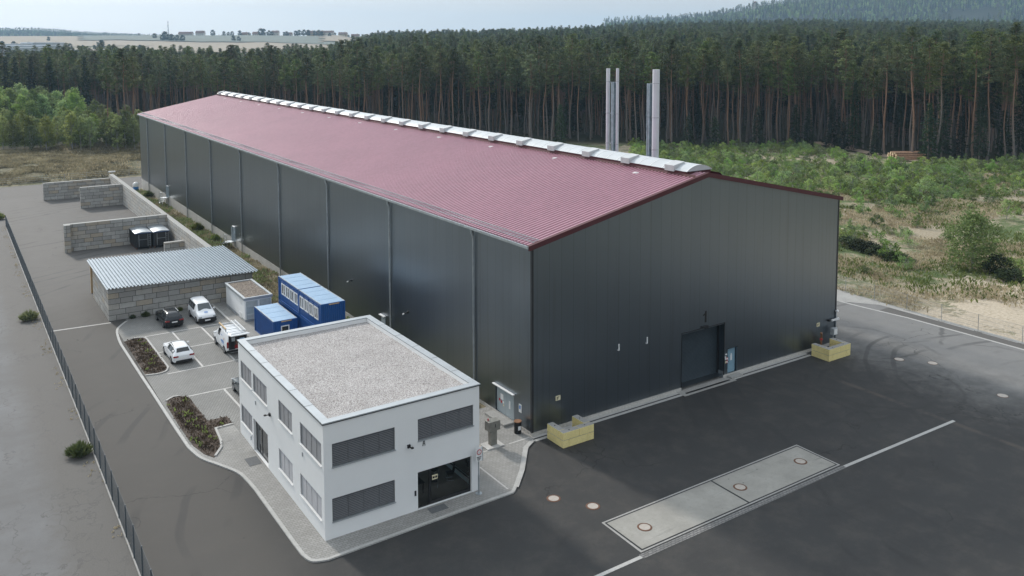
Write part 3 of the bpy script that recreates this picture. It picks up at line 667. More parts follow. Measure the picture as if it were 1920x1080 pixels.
PL = [((-19.35, 40.85), (-10.9, 40.8)), ((-16.72, 40.8), (-16.63, 28.65)), ((-13.85, 40.8), (-13.75, 28.65)), ((-19.35, 34.95), (-10.9, 35.0)),
      ((-19.7, 28.58), (-8.0, 28.68)), ((-19.5, 22.2), (-8.0, 22.0)), ((-16.5, 22.0), (-16.42, 16.3)), ((-13.6, 22.0), (-13.6, 16.3)), ((-19.3, 16.15), (-17.9, 16.15))]
sheet("parking_lines", line_quads(PL, .17), MAT['line'], .068)
sheet("terminal_lines", line_quads([((-5.66, -5.4), (-5.66, -1.2)), ((-5.66, -.1), (-3.7, -.12)), ((-2.1, -.08), (-.25, -.05))], .12), MAT['line'], .071)
sheet("road_gutter", line_quads([((-27.2, 48.6), (-21.4, 48.15))], .32), MAT['kerb'], .012)
sheet("parking_kerb", line_quads([((-10.8, 48.4), (-10.9, 37.0))], .22), MAT['kerb'], .24, .25)
sheet("yard_edge_line", line_quads([((48.2, 12.), (48.6, 6.)), ((48.6, 6.), (49.25, .7)), ((49.25, .7), (49.4, -11.)), ((49.4, -11.), (49.6, -50.))], .30), MAT['kerb'], .012)
sheet("yard_edge_strip", [[(49.45, -50), (50.9, -50), (50.85, -4), (50.9, 4), (49.1, 4), (49.35, .7), (49.5, -10)]], MAT['oldroad'], .008)
sheet("gravel_verge", [[(50.6, -50), (51.8, -50), (51.6, -4), (52.1, 8), (52.6, 25), (46, 30), (40, 24), (39.5, 13), (44., 12.), (48., 9.), (50.9, 5)]], MAT['concrete'], .016)
sheet("drain_strip", line_quads([((-.2, -.62), (14.75, -.62)), ((20.9, -.62), (31.4, -.62))], .30), MAT['kerb'], .014)
sheet("drain_slot", line_quads([((-.1, -.40), (14.75, -.40)), ((20.9, -.40), (31.4, -.40))], .11), MAT['black'], .010)
sheet("drain_kerb", line_quads([((-.1, -.17), (14.75, -.17)), ((20.9, -.17), (31.4, -.17))], .30), MAT['kerb'], .018)
sheet("gate_apron", [[(14.75, -.98), (20.95, -.98), (20.95, .55), (20.3, .55), (20.3, .95), (15.32, .95), (15.32, 0.05), (14.75, 0.05)]], MAT['concrete'], .03, .03)
sheet("gate_drain_slot", line_quads([((15.2, -.62), (20.5, -.62))], .22), MAT['black'], .036)
sheet("grass_strip", [[(-7.2, 6.32), (-.02, 6.32), (-.02, 150), (-4.6, 150), (-5.2, 66), (-6., 49), (-6.6, 48.6), (-6.6, 37.5), (-4.2, 37.5), (-4.2, 30), (-7.2, 30)]], MAT['grass_strip'], .03, .03)

# weighing deck in the yard
sheet("scale_frame", [[(-3.15, -15.45), (15.3, -15.35), (15.3, -11.7), (-3.05, -11.8)]], MAT['concrete'], .010)
sheet("scale_joint", [[(-2.98, -15.34), (15.18, -15.24), (15.18, -11.82), (-2.92, -11.92)]], MAT['black'], .014)
sheet("scale_deck", [[(-2.86, -15.24), (6.12, -15.19), (6.17, -11.98), (-2.82, -12.03)], [(6.26, -15.19), (15.06, -15.14), (15.06, -11.93), (6.30, -11.98)]], MAT['slab'], .019)
sheet("paver_gutter", [[(-3.4, -15.98), (15.35, -15.85), (15.35, -15.48), (-3.4, -15.56)]], MAT['strip'], .012)
sheet("drive_line", line_quads([((-40, -16.05), (-3.4, -15.78)), ((15.35, -15.66), (28.7, -15.86))], .26), MAT['kerb'], .013)
# manholes: each a cast ring with a pale infill
MH = [(-3.8, -7.91, 1, "near the office corner, left of the pair"), (-2.29, -10.03, 1, "of the pair, the one closer to the concrete deck"),
      (-1.21, -13.64, 2, "at the near left end of the concrete deck"), (7.2, -13.6, 2, "just right of the joint across the concrete deck"), (13.4, -13.52, 2, "at the far right end of the concrete deck"),
      (37.24, -5.88, 0, "on the right yard, nearest the block enclosure"), (38.89, -8.13, 0, "on the right yard, right one of the close pair"), (36.69, -15.47, 0, "alone on the far right yard"), (-4.25, 0.75, 1, "half hidden behind the office corner beside the terminal")]
for (x, y, k, wh) in MH:
    b = .064 if y > 0 else (.019 if k == 2 else 0.0)
    t = thing("manhole_cover", ("pale round manhole cover " if k == 0 else "round manhole cover with rusty ring ")+wh, "manhole cover", (x, y, b), group="manhole covers in the yard")
    n = 28
    ri, ro = (.34, .46) if k else (.40, .44)
    ring = MB(); pts = [(math.cos(2*PI*i/n), math.sin(2*PI*i/n)) for i in range(n)]
    ring.add([(a*ro, c*ro, .004) for a, c in pts]+[(a*(ro-.03), c*(ro-.03), .022) for a, c in pts]+[(a*ri, c*ri, .022) for a, c in pts],
             [(i, (i+1) % n, n+(i+1) % n, n+i) for i in range(n)]+[(n+i, n+(i+1) % n, 2*n+(i+1) % n, 2*n+i) for i in range(n)])
    ring.build("ring", MAT['rust'], t, world=False)
    MB().prism([(a*ri, c*ri) for a, c in pts], .006, .016).build("lid", MAT['cover'], t, world=False)

# ------------------------------------------------------------------ helpers for buildings
def facade(mb, axis, c, a0, a1, z0, z1, holes, depth, inward, mi=0):
    """a wall face at axis=c spanning a0..a1, z0..z1 with rectangular openings and reveals"""
    P = (lambda a, z, d=0: (c+d*inward, a, z)) if axis == 'x' else (lambda a, z, d=0: (a, c+d*inward, z))
    A = sorted({a0, a1, *[h[0] for h in holes], *[h[1] for h in holes]}); Z = sorted({z0, z1, *[h[2] for h in holes], *[h[3] for h in holes]})
    flip = (axis == 'x') == (inward > 0)
    for i in range(len(A)-1):
        for j in range(len(Z)-1):
            am, zm = (A[i]+A[i+1])/2, (Z[j]+Z[j+1])/2
            if any(h[0] < am < h[1] and h[2] < zm < h[3] for h in holes): continue
            q = [P(A[i], Z[j]), P(A[i+1], Z[j]), P(A[i+1], Z[j+1]), P(A[i], Z[j+1])]
            mb.quad(*(q[::-1] if flip else q), mi=mi)
    for h in holes:
        b0, b1, y0, y1 = h[:4]
        for (p, q) in (((b0, y0), (b1, y0)), ((b1, y0), (b1, y1)), ((b1, y1), (b0, y1)), ((b0, y1), (b0, y0))):
            r = [P(*p), P(*q), P(*q, depth), P(*p, depth)]
            mb.quad(*(r[::-1] if not flip else r), mi=mi)
def abox(mb, axis, c, d0, d1, a0, a1, z0, z1, mi=0):
    """box given by wall axis; d0..d1 measured along the axis from c"""
    if axis == 'x': mb.box(c+d0, c+d1, a0, a1, z0, z1, mi)
    else: mb.box(a0, a1, c+d0, c+d1, z0, z1, mi)

# ------------------------------------------------------------------ the hall
HW, HL, HE, HR = 35.9, 149.3, 14.32, 18.10
t = hall = thing("industrial_hall", "huge anthracite industrial hall with a wine red gabled roof", "industrial hall", (0, 0, 0))
wl = MB()
GATE = (15.30, 20.34, .05, 4.86); SDOOR = (20.85, 21.98, .28, 2.52); DDOOR = (2.40, 5.02, .30, 2.36)
facade(wl, 'y', 0, 0, HW, .31, HE, [GATE[:2]+(.31, GATE[3]), SDOOR[:2]+(.31, SDOOR[3])], .95, 1)
wl.add([(0, 0, HE), (HW, 0, HE), (HW/2, 0, HR)], [(0, 1, 2)])
facade(wl, 'x', 0, 0, HL, .31, HE, [DDOOR[:2]+(.31, DDOOR[3])], .18, 1)
wl.quad((HW, 0, .31), (HW, HL, .31), (HW, HL, HE), (HW, 0, HE))
wl.add([(HW, HL, .31), (0, HL, .31), (0, HL, HE), (HW/2, HL, HR), (HW, HL, HE)], [(0, 1, 2, 3, 4)])
wl.build("wall", MAT['clad'], t)
pl = MB()
for a, b in ((-.02, 15.28), (20.36, HW+.02)): pl.box(a, b, .0, .3, -.3, .305)
pl.box(-.02, .3, .32, 148.0, -2.6, .305); pl.box(HW-.28, HW+.02, .3, HL, -2.6, .305)
pl.box(-.02, .3, 148.0, HL, -2.6, .306)
pl.build("plinth", MAT['plinth'], t)
cn = MB(); cn.box(-.03, .14, -.03, -.005, .31, HE-.05); cn.box(-.03, -.005, -.005, .14, .31, HE-.05); cn.build("corner_trim", MAT['dark'], t)
cn = MB(); cn.box(HW-.14, HW+.03, -.03, -.005, .31, HE-.05); cn.box(HW+.005, HW+.03, -.005, .14, .31, HE-.05); cn.build("corner_trim", MAT['dark'], t)
# corrugated roof: trapezoidal ribs running from ridge to eave
def ribbed(mb, y0, y1, pitch, fa, rows=(0.0, 1.0), h=.10):
    """fa(s,y)->point; s is 0 at eave, 1 at ridge; h the rib height"""
    prof = []; y = y0
    while y < y1-1e-6:
        for q, zz in ((0, 0), (.42, 0), (.52, h), (.90, h)):
            yy = y+q*pitch
            if yy < y1: prof.append((yy, zz))
        y += pitch
    prof.append((y1, 0)); k = len(prof); vs = []
    for s_ in rows:
        for yy, zz in prof:
            p = fa(s_, yy); vs.append((p[0], p[1], p[2]+zz))
    mb.add(vs, [(j*k+i, j*k+i+1, (j+1)*k+i+1, (j+1)*k+i) for j in range(len(rows)-1) for i in range(k-1)])
slope = (HR-HE)/(HW/2)
rf = MB()
ribbed(rf, -.10, HL+.1, .44, lambda s_, y: (-.28+(HW/2-.1+.28)*s_, y, HE+.13-.28*slope+(HW/2+.18)*s_*slope), (0, .25, .5, .75, 1))
rf.quad((HW/2-.12, -.1, HR+.10), (HW+.28, -.1, HE+.07), (HW+.28, HL+.1, HE+.07), (HW/2-.12, HL+.1, HR+.10))
roof = rf.build("roof", MAT['red'], t)
for yv in (-.16, HL+.10):
    vg = MB()
    for sx, xe in ((-1, -.34), (1, HW+.34)):
        xm = HW/2; ze = HE+.20-.34*slope; zr = HR+.20
        for (dz0, dz1) in ((-.36, .02),):
            vg.add([(xe, yv-.05, ze+dz0), (xm, yv-.05, zr+dz0), (xm, yv+.12, zr+dz0), (xe, yv+.12, ze+dz0),
                    (xe, yv-.05, ze+dz1), (xm, yv-.05, zr+dz1), (xm, yv+.12, zr+dz1), (xe, yv+.12, ze+dz1)],
                   [(0, 1, 5, 4), (1, 2, 6, 5), (2, 3, 7, 6), (3, 0, 4, 7), (4, 5, 6, 7), (3, 2, 1, 0)])
        vg.add([(xe, yv+.12, ze+.015), (xm, yv+.12, zr+.015), (xm, yv+.34, zr+.012), (xe, yv+.34, ze+.012)], [(0, 1, 2, 3)])
    vg.build("verge_flashing", MAT['redtrim'], t)

rg = MB(); rg.quad((HW/2-1.56, -.1, HR-.20), (HW/2-1.56, HL, HR-.20), (HW/2-1.45, HL, HR+.10), (HW/2-1.45, -.1, HR+.10))
rg.quad((HW/2+1.45, -.1, HR+.10), (HW/2+1.45, HL, HR+.10), (HW/2+1.75, HL, HR-.2), (HW/2+1.75, -.1, HR-.2))
rg.box(HW/2-1.46, HW/2+1.46, 1.0, HL-.8, HR-.35, HR+.28); rg.build("skylight_kerb", MAT['redtrim'], t)
gt = MB(); gt.box(-.44, -.29, -.12, HL+.1, HE-.09, HE+.10); gt.box(-.31, -.05, -.12, HL+.1, HE-.085, HE-.02); gt.build("gutter", MAT['galv'], t)
sg = MB()
for xo, zo in ((.20, .22), (.62, .30)):
    sg.bar((xo, 0, HE+.13+xo*slope+zo-.1), (xo, HL, HE+.13+xo*slope+zo-.1), .045)
for k in range(int(HL/.45)):
    y = .2+k*.45; sg.bar((.16, y, HE+.30), (.66, y, HE+.30+.5*slope), .05, .03)
sg.build("snow_guard", MAT['galv'], t)
for y in (8.1, 23.8, 39.8, 56.4, 73.4, 90.0, 106.8, 123.6, 140.6):
    zb = g(0, y)-.05 if y > 30 else .1
    mb = MB(); mb.tube([(-.33, y, HE-.08), (-.30, y, HE-.35), (-.14, y, HE-.75), (-.14, y, zb)], .085, 8)
    dp = mb.build("downpipe", MAT['galv'], t, smooth=40)
    fl = MB(); fl.box(-.012, -.003, y+.13, y+.40, .31, HE-.1); fl.build("joint_cover", MAT['dark'], dp)
# barrel skylight with opening flaps
sk = MB(); n = 10; ys = [.9+i*(HL-1.7)/98 for i in range(99)]
prof = [(HW/2-1.5+3.0*i/n, HR+.27+.50*math.sin(PI*i/n)**.8) for i in range(n+1)]
vs = [(px, y, pz) for y in ys for px, pz in prof]
sk.add(vs, [(j*(n+1)+i, j*(n+1)+i+1, (j+1)*(n+1)+i+1, (j+1)*(n+1)+i) for j in range(98) for i in range(n)])
sk.add([(px, ys[0], pz) for px, pz in prof], [tuple(range(n, -1, -1))]); sk.add([(px, ys[-1], pz) for px, pz in prof], [tuple(range(n+1))])
sky_o = sk.build("skylight", MAT['acrylic'], t, smooth=30)
rb = MB()
for j in range(0, 99, 1):
    y = ys[j]; w_ = .035
    q = [(px, y-w_, pz+.025) for px, pz in prof]+[(px, y+w_, pz+.025) for px, pz in prof]
    rb.add(q, [(i, i+1, n+1+i+1, n+1+i) for i in range(n)])
rb.build("glazing_bar", MAT['white'], sky_o)
y = 2.3
while y < HL-3:
    fl = MB(); x0, x1 = HW/2-1.62, HW/2-.35; w_ = 1.15
    fl.add([(x0, y, HR+.14), (x0, y+w_, HR+.14), (x0, y+w_, HR+.66), (x0, y, HR+.66), (x1, y, HR+.55), (x1, y+w_, HR+.55), (x1, y+w_, HR+.92), (x1, y, HR+.92)],
           [(0, 3, 2, 1), (4, 5, 6, 7), (3, 7, 6, 2), (0, 4, 7, 3), (1, 2, 6, 5), (0, 1, 5, 4)])
    fo = fl.build("vent_flap", MAT['flap'], sky_o, bevel=.02)
    y += 5.75
for y in range(6, 148, 12):
    b_ = MB(); xx = HW/2-2.6; zz = HE+.13+xx*slope
    b_.box(xx-.22, xx+.22, y-.18, y+.18, zz, zz+.14); b_.build("roof_outlet", MAT['white'], roof, bevel=.02)
# roller gate, doors
gm = MB(); z = .06
while z < 4.80:
    z1 = min(z+.115, 4.84); gm.add([(15.3, .80, z), (20.34, .80, z), (20.34, .765, z+.03), (15.3, .765, z+.03), (20.34, .765, z1-.02), (15.3, .765, z1-.02), (20.34, .80, z1), (15.3, .80, z1)],
                                   [(0, 1, 2, 3), (3, 2, 4, 5), (5, 4, 6, 7)]); z = z1
gate = gm.build("roller_gate", MAT['gate'], t)
fr = MB(); fr.box(15.22, 15.30, -.03, .02, .31, 4.94); fr.box(20.34, 20.42, -.03, .02, .31, 4.94); fr.box(15.22, 20.42, -.05, .02, 4.94, 5.02)
fr.box(15.301, 15.36, .55, .765, .05, 4.86); fr.box(20.28, 20.339, .55, .765, .05, 4.86)
fr.build("gate_frame", MAT['dark'], gate)
fb = MB(); fb.box(20.30, 20.345, .02, .55, .0, .62); fb.build("guard_plate", MAT['galv'], gate); fb = MB(); fb.box(15.295, 15.34, .02, .55, .0, .62); fb.build("guard_plate", MAT['galv'], gate)
lm = MB(); lm.box(17.45, 18.15, -.32, -.02, 5.10, 5.18); lm.box(17.6, 18.0, -.40, -.30, 5.04, 5.12); lm.build("gate_lamp", MAT['black'], t)
nb = MB(); nx0, nz0 = 17.82, 5.42
nb.add([(nx0+.10, -.012, nz0), (nx0+.32, -.012, nz0), (nx0+.32, -.012, nz0+1.0), (nx0+.16, -.012, nz0+1.0), (nx0+.08, -.012, nz0+.78), (nx0-.10, -.012, nz0+.70), (nx0-.10, -.012, nz0+.58), (nx0+.10, -.012, nz0+.66)],
       [(0, 1, 2, 3, 4, 7), (4, 5, 6, 7)]); nb.build("gate_number", MAT['ink'], t)
d = MB(); d.box(SDOOR[0]+.06, SDOOR[1]-.06, .16, .21, .30, 2.46); dr = d.build("side_door", MAT['bluedoor'], t)
f = MB(); f.box(SDOOR[0], SDOOR[0]+.06, .14, .22, .31, 2.52); f.box(SDOOR[1]-.06, SDOOR[1], .14, .22, .31, 2.52); f.box(SDOOR[0]+.06, SDOOR[1]-.06, .14, .22, 2.46, 2.52)
f.box(SDOOR[0]-.06, SDOOR[1]+.10, -.06, -.005, 2.53, 2.58); f.box(SDOOR[0]+.06, SDOOR[1]-.06, .22, .3, .3, 2.46); f.build("frame", MAT['dark'], dr)
h = MB(); h.box(21.0, 21.12, .10, .155, 1.28, 1.32); h.build("handle", MAT['black'], dr)
s_ = MB(); s_.box(21.36, 21.56, .150, .157, 1.35, 1.85); s_.box(21.40, 21.52, .150, .157, 1.86, 1.98); s_.build("paper_notice", MAT['white'], dr)
st = MB(); st.box(20.75, 22.15, -.62, -.02, 0, .16); st.build("door_step", MAT['concrete'], t)
gd = MB(); gd.box(.10, .15, 2.46, 3.70, .12, 2.30); gd.box(.10, .15, 3.715, 4.96, .12, 2.30); dd = gd.build("double_door", MAT['greydoor'], t)
f = MB(); f.box(.08, .17, 2.40, 2.46, .31, 2.36); f.box(.08, .17, 4.96, 5.02, .31, 2.36); f.box(.17, .2, 2.4, 5.02, .1, 2.36); f.build("frame", MAT['dark'], dd)
f = MB(); f.box(-.22, -.02, 2.25, 5.2, 2.42, 2.48); f.build("canopy_strip", MAT['white'], dd)
f = MB(); f.box(.088, .099, 4.02, 4.42, 1.38, 1.82); f.box(.088, .099, 3.95, 4.12, 1.12, 1.30); f.build("notice", MAT['white'], dd)
for k, (yy, zz) in enumerate(((4.55, 1.28), (4.28, 1.18))): MB().tube([(.086, yy, zz), (.099, yy, zz)], .11, 14).build("red_round_sign", MAT['signred'], dd)
f = MB(); f.add([(.092, 4.10, .92), (.092, 3.86, .92), (.092, 3.98, 1.12)], [(0, 1, 2)]); f.build("yellow_triangle_sign", MAT['signyel'], dd)
f = MB(); f.box(.088, .099, 3.02, 3.24, 1.0, 1.62); f.build("notice", MAT['white'], dd)
st = MB(); st.box(-.95, -.02, 2.35, 5.15, 0, .26); st.build("door_step", MAT['concrete'], t, bevel=.03)
# small fittings on the walls
for (x, zc) in ((8.26, 5.24), (11.24, 5.22)):
    m_ = MB(); m_.tube([(x, -.16, zc-.26), (x, -.16, zc+.26)], .05, 8); m_.box(x-.03, x+.03, -.16, -.005, zc-.3, zc-.24); m_.build("tube_lamp", MAT['white'], t)
for (x, zc) in ((2.4, 2.44), (33.2, 2.42)):
    m_ = MB(); m_.box(x-.22, x+.22, -.03, -.006, zc-.18, zc+.18); so_ = m_.build("small_sign", MAT['signyel'], t)
    m_ = MB()
    for k in range(3): m_.box(x-.14, x+.10-.06*k, -.034, -.0305, zc+.09-.08*k, zc+.05-.08*k)
    m_.build("sign_lettering", MAT['ink'], so_)
m_ = MB(); m_.box(-.03, -.006, 1.33, 1.68, 1.35, 1.98); so_ = m_.build("small_sign", MAT['white'], t)
m_ = MB(); m_.box(-.036, -.0305, 1.45, 1.62, 1.60, 1.88); m_.build("blue_symbol", MAT['signblue'], so_)
gs = MB(); gs.box(20.52, 20.74, -.03, -.006, 2.02, 2.14); gs.box(20.50, 20.64, -.03, -.006, 1.62, 1.92); g1 = gs.build("gate_notice", MAT['white'], t)
for (x, zc) in ((20.76, 1.68), (20.74, 1.40)):
    rs = MB().tube([(x, -.03, zc), (x, -.006, zc)], .13, 14).build("red_round_sign", MAT['signred'], t)
    MB().tube([(x, -.035, zc), (x, -.031, zc)], .085, 14).build("sign_face", MAT['white'], rs)
m_ = MB(); m_.box(20.53, 20.65, -.03, -.006, 1.30, 1.5); m_.build("hazard_sign", MAT['signyel'], t)
for (y, zc) in ((33.4, 4.2), (20.2, 4.2)):
    m_ = MB(); m_.box(-.10, -.005, y-.1, y+.1, zc-.1, zc+.1); m_.tube([(-.1, y, zc), (-.45, y-.05, zc-.05)], .06, 8); m_.build("security_camera", MAT['black'], t)
    m_ = MB(); m_.tube([(-.45, y-.05, zc-.05), (-.62, y-.08, zc-.08)], .07, 8); m_.build("camera_hood", MAT['white'], t)
m_ = MB(); m_.box(-.28, -.02, 25.1, 26.2, 2.42, 2.50); m_.build("canopy_strip", MAT['white'], t)
m_ = MB(); m_.box(-.03, -.004, 25.2, 26.1, .31, 2.38); m_.build("side_door", MAT['greydoor'], t)
m_ = MB(); m_.tube([(HW-.1, -.10, .05), (HW-.1, -.10, 3.3)], .05, 8); m_.build("conduit", MAT['galv'], t)
m_ = MB(); m_.tube([(HW-.1, -.10, 3.3), (HW-.12, -.30, 3.42)], .11, 10); m_.build("corner_lamp", MAT['white'], t)
m_ = MB(); m_.box(HW-.95, HW+.12, -.32, -.2, 2.5, 2.66); m_.bar((HW-.1, -.2, 2.58), (HW-.1, -.06, 2.58), .08); m_.build("corner_camera", MAT['white'], t)
m_ = MB(); m_.box(HW-1.3, HW-1.1, -.22, -.02, 2.5, 2.66); m_.build("security_camera", MAT['black'], t)

# escape stairs with guarded landings beside the long wall
def escape_stair(y, label):
    gz = g(0, y)
    t = thing("escape_stair", label, "metal stairs", (-1., y, gz), group=None)
    m = MB(); m.box(-1.35, -.05, y-.55, y+.75, -.02, .05); m.build("landing", MAT['galv'], t)
    m = MB()
    n = 8
    for k in range(n):
        zz = gz+(0-gz)*(k+.6)/n; yy = y+2.9-2.1*k/n
        m.box(-1.25, -.45, yy-.14, yy+.14, zz-.02, zz+.02)
    m.build("tread", MAT['galv'], t)
    m = MB()
    for xx in (-1.28, -.42): m.bar((xx, y+3.0, gz+.05), (xx, y+.72, 0), .05, .18)
    m.build("stringer", MAT['galv'], t)
    for xx in (-1.32, ):
        m = MB(); pts = [(xx, y-.5), (xx, y+.7)]
        for px, py in pts: m.bar((px, py, 0), (px, py, 1.1), .05)
        m.bar((xx, y+2.9, gz+.1), (xx, y+2.9, gz+1.2), .05)
        m.bar((xx, y-.5, 1.1), (xx, y+.7, 1.1), .05); m.bar((xx, y+.7, 1.1), (xx, y+2.9, gz+1.2), .05); m.bar((xx, y-.5, .55), (xx, y+.7, .55), .04); m.bar((xx, y+.7, .55), (xx, y+2.9, gz+.65), .04)
        m.bar((xx, y-.5, 1.1), (-.1, y-.5, 1.1), .05); m.bar((xx, y-.5, .55), (-.1, y-.5, .55), .04)
        m.build("handrail", MAT['galv'], t)
    for px, py in ((-1.3, y-.5), (-1.3, y+.7), (-.15, y-.5)): MB().bar((px, py, gz-.1), (px, py, 0), .07).build("support_post", MAT['galv'], t)
    m = MB(); m.box(-.05, -.004, y-.45, y+.55, .06, 2.15); d = m.build("escape_door", MAT['greydoor'], hall)
    m = MB(); m.box(-.22, -.02, y-.5, y+.6, 2.2, 2.26); m.build("door_canopy", MAT['white'], d)
    m = MB(); m.box(-.32, -.05, y+.50, y+.56, .08, 2.1); m.build("open_leaf", MAT['greydoor'], d)
escape_stair(122.6, "grey metal escape stair beside the far end of the long hall wall")
escape_stair(77.6, "grey metal escape stair by the hall wall just past the corrugated shed roof")

# ------------------------------------------------------------------ office
OX0, OX1, OY0, OY1, OZ0, OZ1 = -17.80, -7.23, -4.43, 12.68, .066, 7.12
t = office = thing("office_building", "white two storey flat roofed office building with gravel roof", "office building", (OX0, OY0, OZ0))
FW = [(-17.28, -13.24, 4.40, 5.81), (-11.68, -7.68, 4.52, 5.90), (-17.33, -13.28, 1.08, 2.50)]
FD = (-11.72, -7.82, .07, 2.50)
LW = [(9.5, 12.15, 4.46, 5.82), (6.03, 9.16, 4.46, 5.82), (.97, 3.58, 4.46, 5.82), (-4.08, -.50, 4.46, 5.82), (9.58, 12.29, 1.10, 2.46), (1.03, 3.70, 1.08, 2.46), (-3.97, -.36, 1.10, 2.48)]
LD = (6.05, 9.30, .07, 2.44)
wl = MB()
facade(wl, 'y', OY0, OX0, OX1, OZ0, OZ1, FW+[FD], .22, 1)
facade(wl, 'x', OX0, OY0, OY1, OZ0, OZ1, LW+[LD], .24, 1)
RW = (-3.9, -.7, .35, 2.45)
facade(wl, 'x', OX1, OY0, OY1, OZ0, OZ1, [RW], .2, -1)
facade(wl, 'y', OY1, OX0, OX1, OZ0, OZ1, [], .2, -1)
wl.box(OX0+.42, OX1-.42, OY0+.425, OY0+.45, 6.6, OZ1-.01); wl.box(OX0+.42, OX1-.42, OY1-.45, OY1-.425, 6.6, OZ1-.01)
wl.box(OX0+.425, OX0+.45, OY0+.451, OY1-.451, 6.6, OZ1-.01); wl.box(OX1-.45, OX1-.425, OY0+.451, OY1-.451, 6.6, OZ1-.01)
wall_o = wl.build("wall", MAT['render'], t)
cp = MB(); e = .06; wI = .46
cp.box(OX0-e, OX1+e, OY0-e, OY0+wI, OZ1, OZ1+.07); cp.box(OX0-e, OX1+e, OY1-wI, OY1+e, OZ1, OZ1+.07)
cp.box(OX0-e, OX0+wI, OY0+wI, OY1-wI, OZ1+.001, OZ1+.071); cp.box(OX1-wI, OX1+e, OY0+wI, OY1-wI, OZ1+.001, OZ1+.071)
cpo = cp.build("roof_coping", MAT['coping'], t)
dp = MB(); dp.box(OX0-e-.004, OX1+e+.004, OY0-e-.004, OY0-e+.01, OZ1-.05, OZ1-.002); dp.box(OX0-e-.004, OX0-e+.01, OY0-e+.01, OY1+e, OZ1-.05, OZ1-.002); dp.build("drip_edge", MAT['dark'], cpo)
jn = MB()
for k in range(1, 6):
    for xa, xb in ((OX0-e, OX0+wI), (OX1-wI, OX1+e)): MB().box(xa, xb, OY0+k*2.85-.012, OY0+k*2.85+.012, OZ1+.069, OZ1+.078).build("coping_joint", MAT['dark'], cpo)
gr = MB(); nxg, nyg = 40, 66
vs = []
for j in range(nyg+1):
    for i in range(nxg+1):
        x = OX0+.44+(OX1-OX0-.88)*i/nxg; y = OY0+.44+(OY1-OY0-.88)*j/nyg
        vs.append((x, y, 6.80+.05*float(vnoise(x*1., y*1., 1.3, 5))))
gr.add(vs, [(j*(nxg+1)+i, j*(nxg+1)+i+1, (j+1)*(nxg+1)+i+1, (j+1)*(nxg+1)+i) for j in range(nyg) for i in range(nxg)])
gr.build("gravel_roof", MAT['gravel'], t, smooth=60)
def window(axis, c, inw, a0, a1, z0, z1, div, parent, bmat, slat=.105, closed=1.0):
    d = inw
    f = MB(); bw = .06
    abox(f, axis, c, d*.16, d*.21, a0, a0+bw, z0, z1); abox(f, axis, c, d*.16, d*.21, a1-bw, a1, z0, z1)
    abox(f, axis, c, d*.161, d*.209, a0+bw, a1-bw, z0, z0+bw); abox(f, axis, c, d*.161, d*.209, a0+bw, a1-bw, z1-bw, z1)
    for k in range(1, div): a = a0+(a1-a0)*k/div; abox(f, axis, c, d*.162, d*.208, a-.03, a+.03, z0+bw, z1-bw)
    wo = f.build("window", MAT['dark'], parent)
    p = MB(); abox(p, axis, c, d*.185, d*.20, a0+bw, a1-bw, z0+bw, z1-bw); p.build("pane", MAT['pane'], wo)
    b = MB(); z = z1-.03
    zs = z0+(z1-z0)*(1-closed)+.05
    while z > zs:
        for k in range(div):
            q0 = a0+.03+(a1-a0-.06)*k/div+.008; q1 = a0+.03+(a1-a0-.06)*(k+1)/div-.008
            if axis == 'y': b.add([(q0, c+d*.045, z-.052), (q1, c+d*.045, z-.052), (q1, c+d*.10, z), (q0, c+d*.10, z)], [(0, 1, 2, 3)])
            else: b.add([(c+d*.045, q1, z-.052), (c+d*.045, q0, z-.052), (c+d*.10, q0, z), (c+d*.10, q1, z)], [(0, 1, 2, 3)])
        z -= slat
    for k in range(div+1):
        a = a0+.03+(a1-a0-.06)*k/div; abox(b, axis, c, d*.05, d*.09, a-.006, a+.006, z0+.02, z1)
    b.build("blind", bmat, wo)
    s = MB(); abox(s, axis, c, -d*.07, d*.16, a0-.03, a1+.03, z0-.05, z0+.004); s.build("sill", MAT['coping'] if axis == 'y' else MAT['white'], wo)
    return wo
for (a, b, z0, z1) in FW: window('y', OY0, 1, a, b, z0, z1, 4, t, MAT['blind'])
for k, (a, b, z0, z1) in enumerate(LW): window('x', OX0, 1, a, b, z0, z1, 4 if k in (1, 3, 6) else 3, t, MAT['blind_pale'] if k >= 5 else MAT['blind'])
# glazed shopfront door and the room behind it
f = MB(); a0, a1, z0, z1 = FD; c = OY0+.17
for (p, q) in ((a0, a0+.07), (-10.86, -10.70), (a1-.08, a1)): f.box(p, q, c, c+.07, z0, z1)
f.box(a0+.07, -10.86, c+.001, c+.069, z1-.10, z1); f.box(-10.70, a1-.08, c+.001, c+.069, z1-.10, z1)
f.box(a0+.07, -10.86, c+.001, c+.069, z0, z0+.10); f.box(-10.70, a1-.08, c+.001, c+.069, z0, z0+.22)
sf = f.build("glass_front", MAT['black'], t)
p = MB(); p.quad((a0+.07, c+.03, z0+.1), (-10.86, c+.03, z0+.1), (-10.86, c+.03, z1-.1), (a0+.07, c+.03, z1-.1)); p.quad((-10.70, c+.03, z0+.22), (a1-.08, c+.03, z0+.22), (a1-.08, c+.03, z1-.1), (-10.70, c+.03, z1-.1))
p.build("pane", MAT['glass'], sf)
p = MB(); p.box(-10.62, -10.22, c+.012, c+.02, 1.62, 1.93); so_ = p.build("door_sticker", MAT['signyel'], sf)
p = MB(); p.box(-10.58, -10.44, c+.006, c+.011, 1.70, 1.84); p.box(-10.40, -10.26, c+.006, c+.011, 1.70, 1.84); p.build("sticker_lettering", MAT['ink'], sf)
rm = MB()
rm.quad((a0-.6, OY0+.25, .09), (OX1-.25, OY0+.25, .09), (OX1-.25, OY0+4.3, .09), (a0-.6, OY0+4.3, .09)); rm.build("room_floor", MAT['floor'], t)
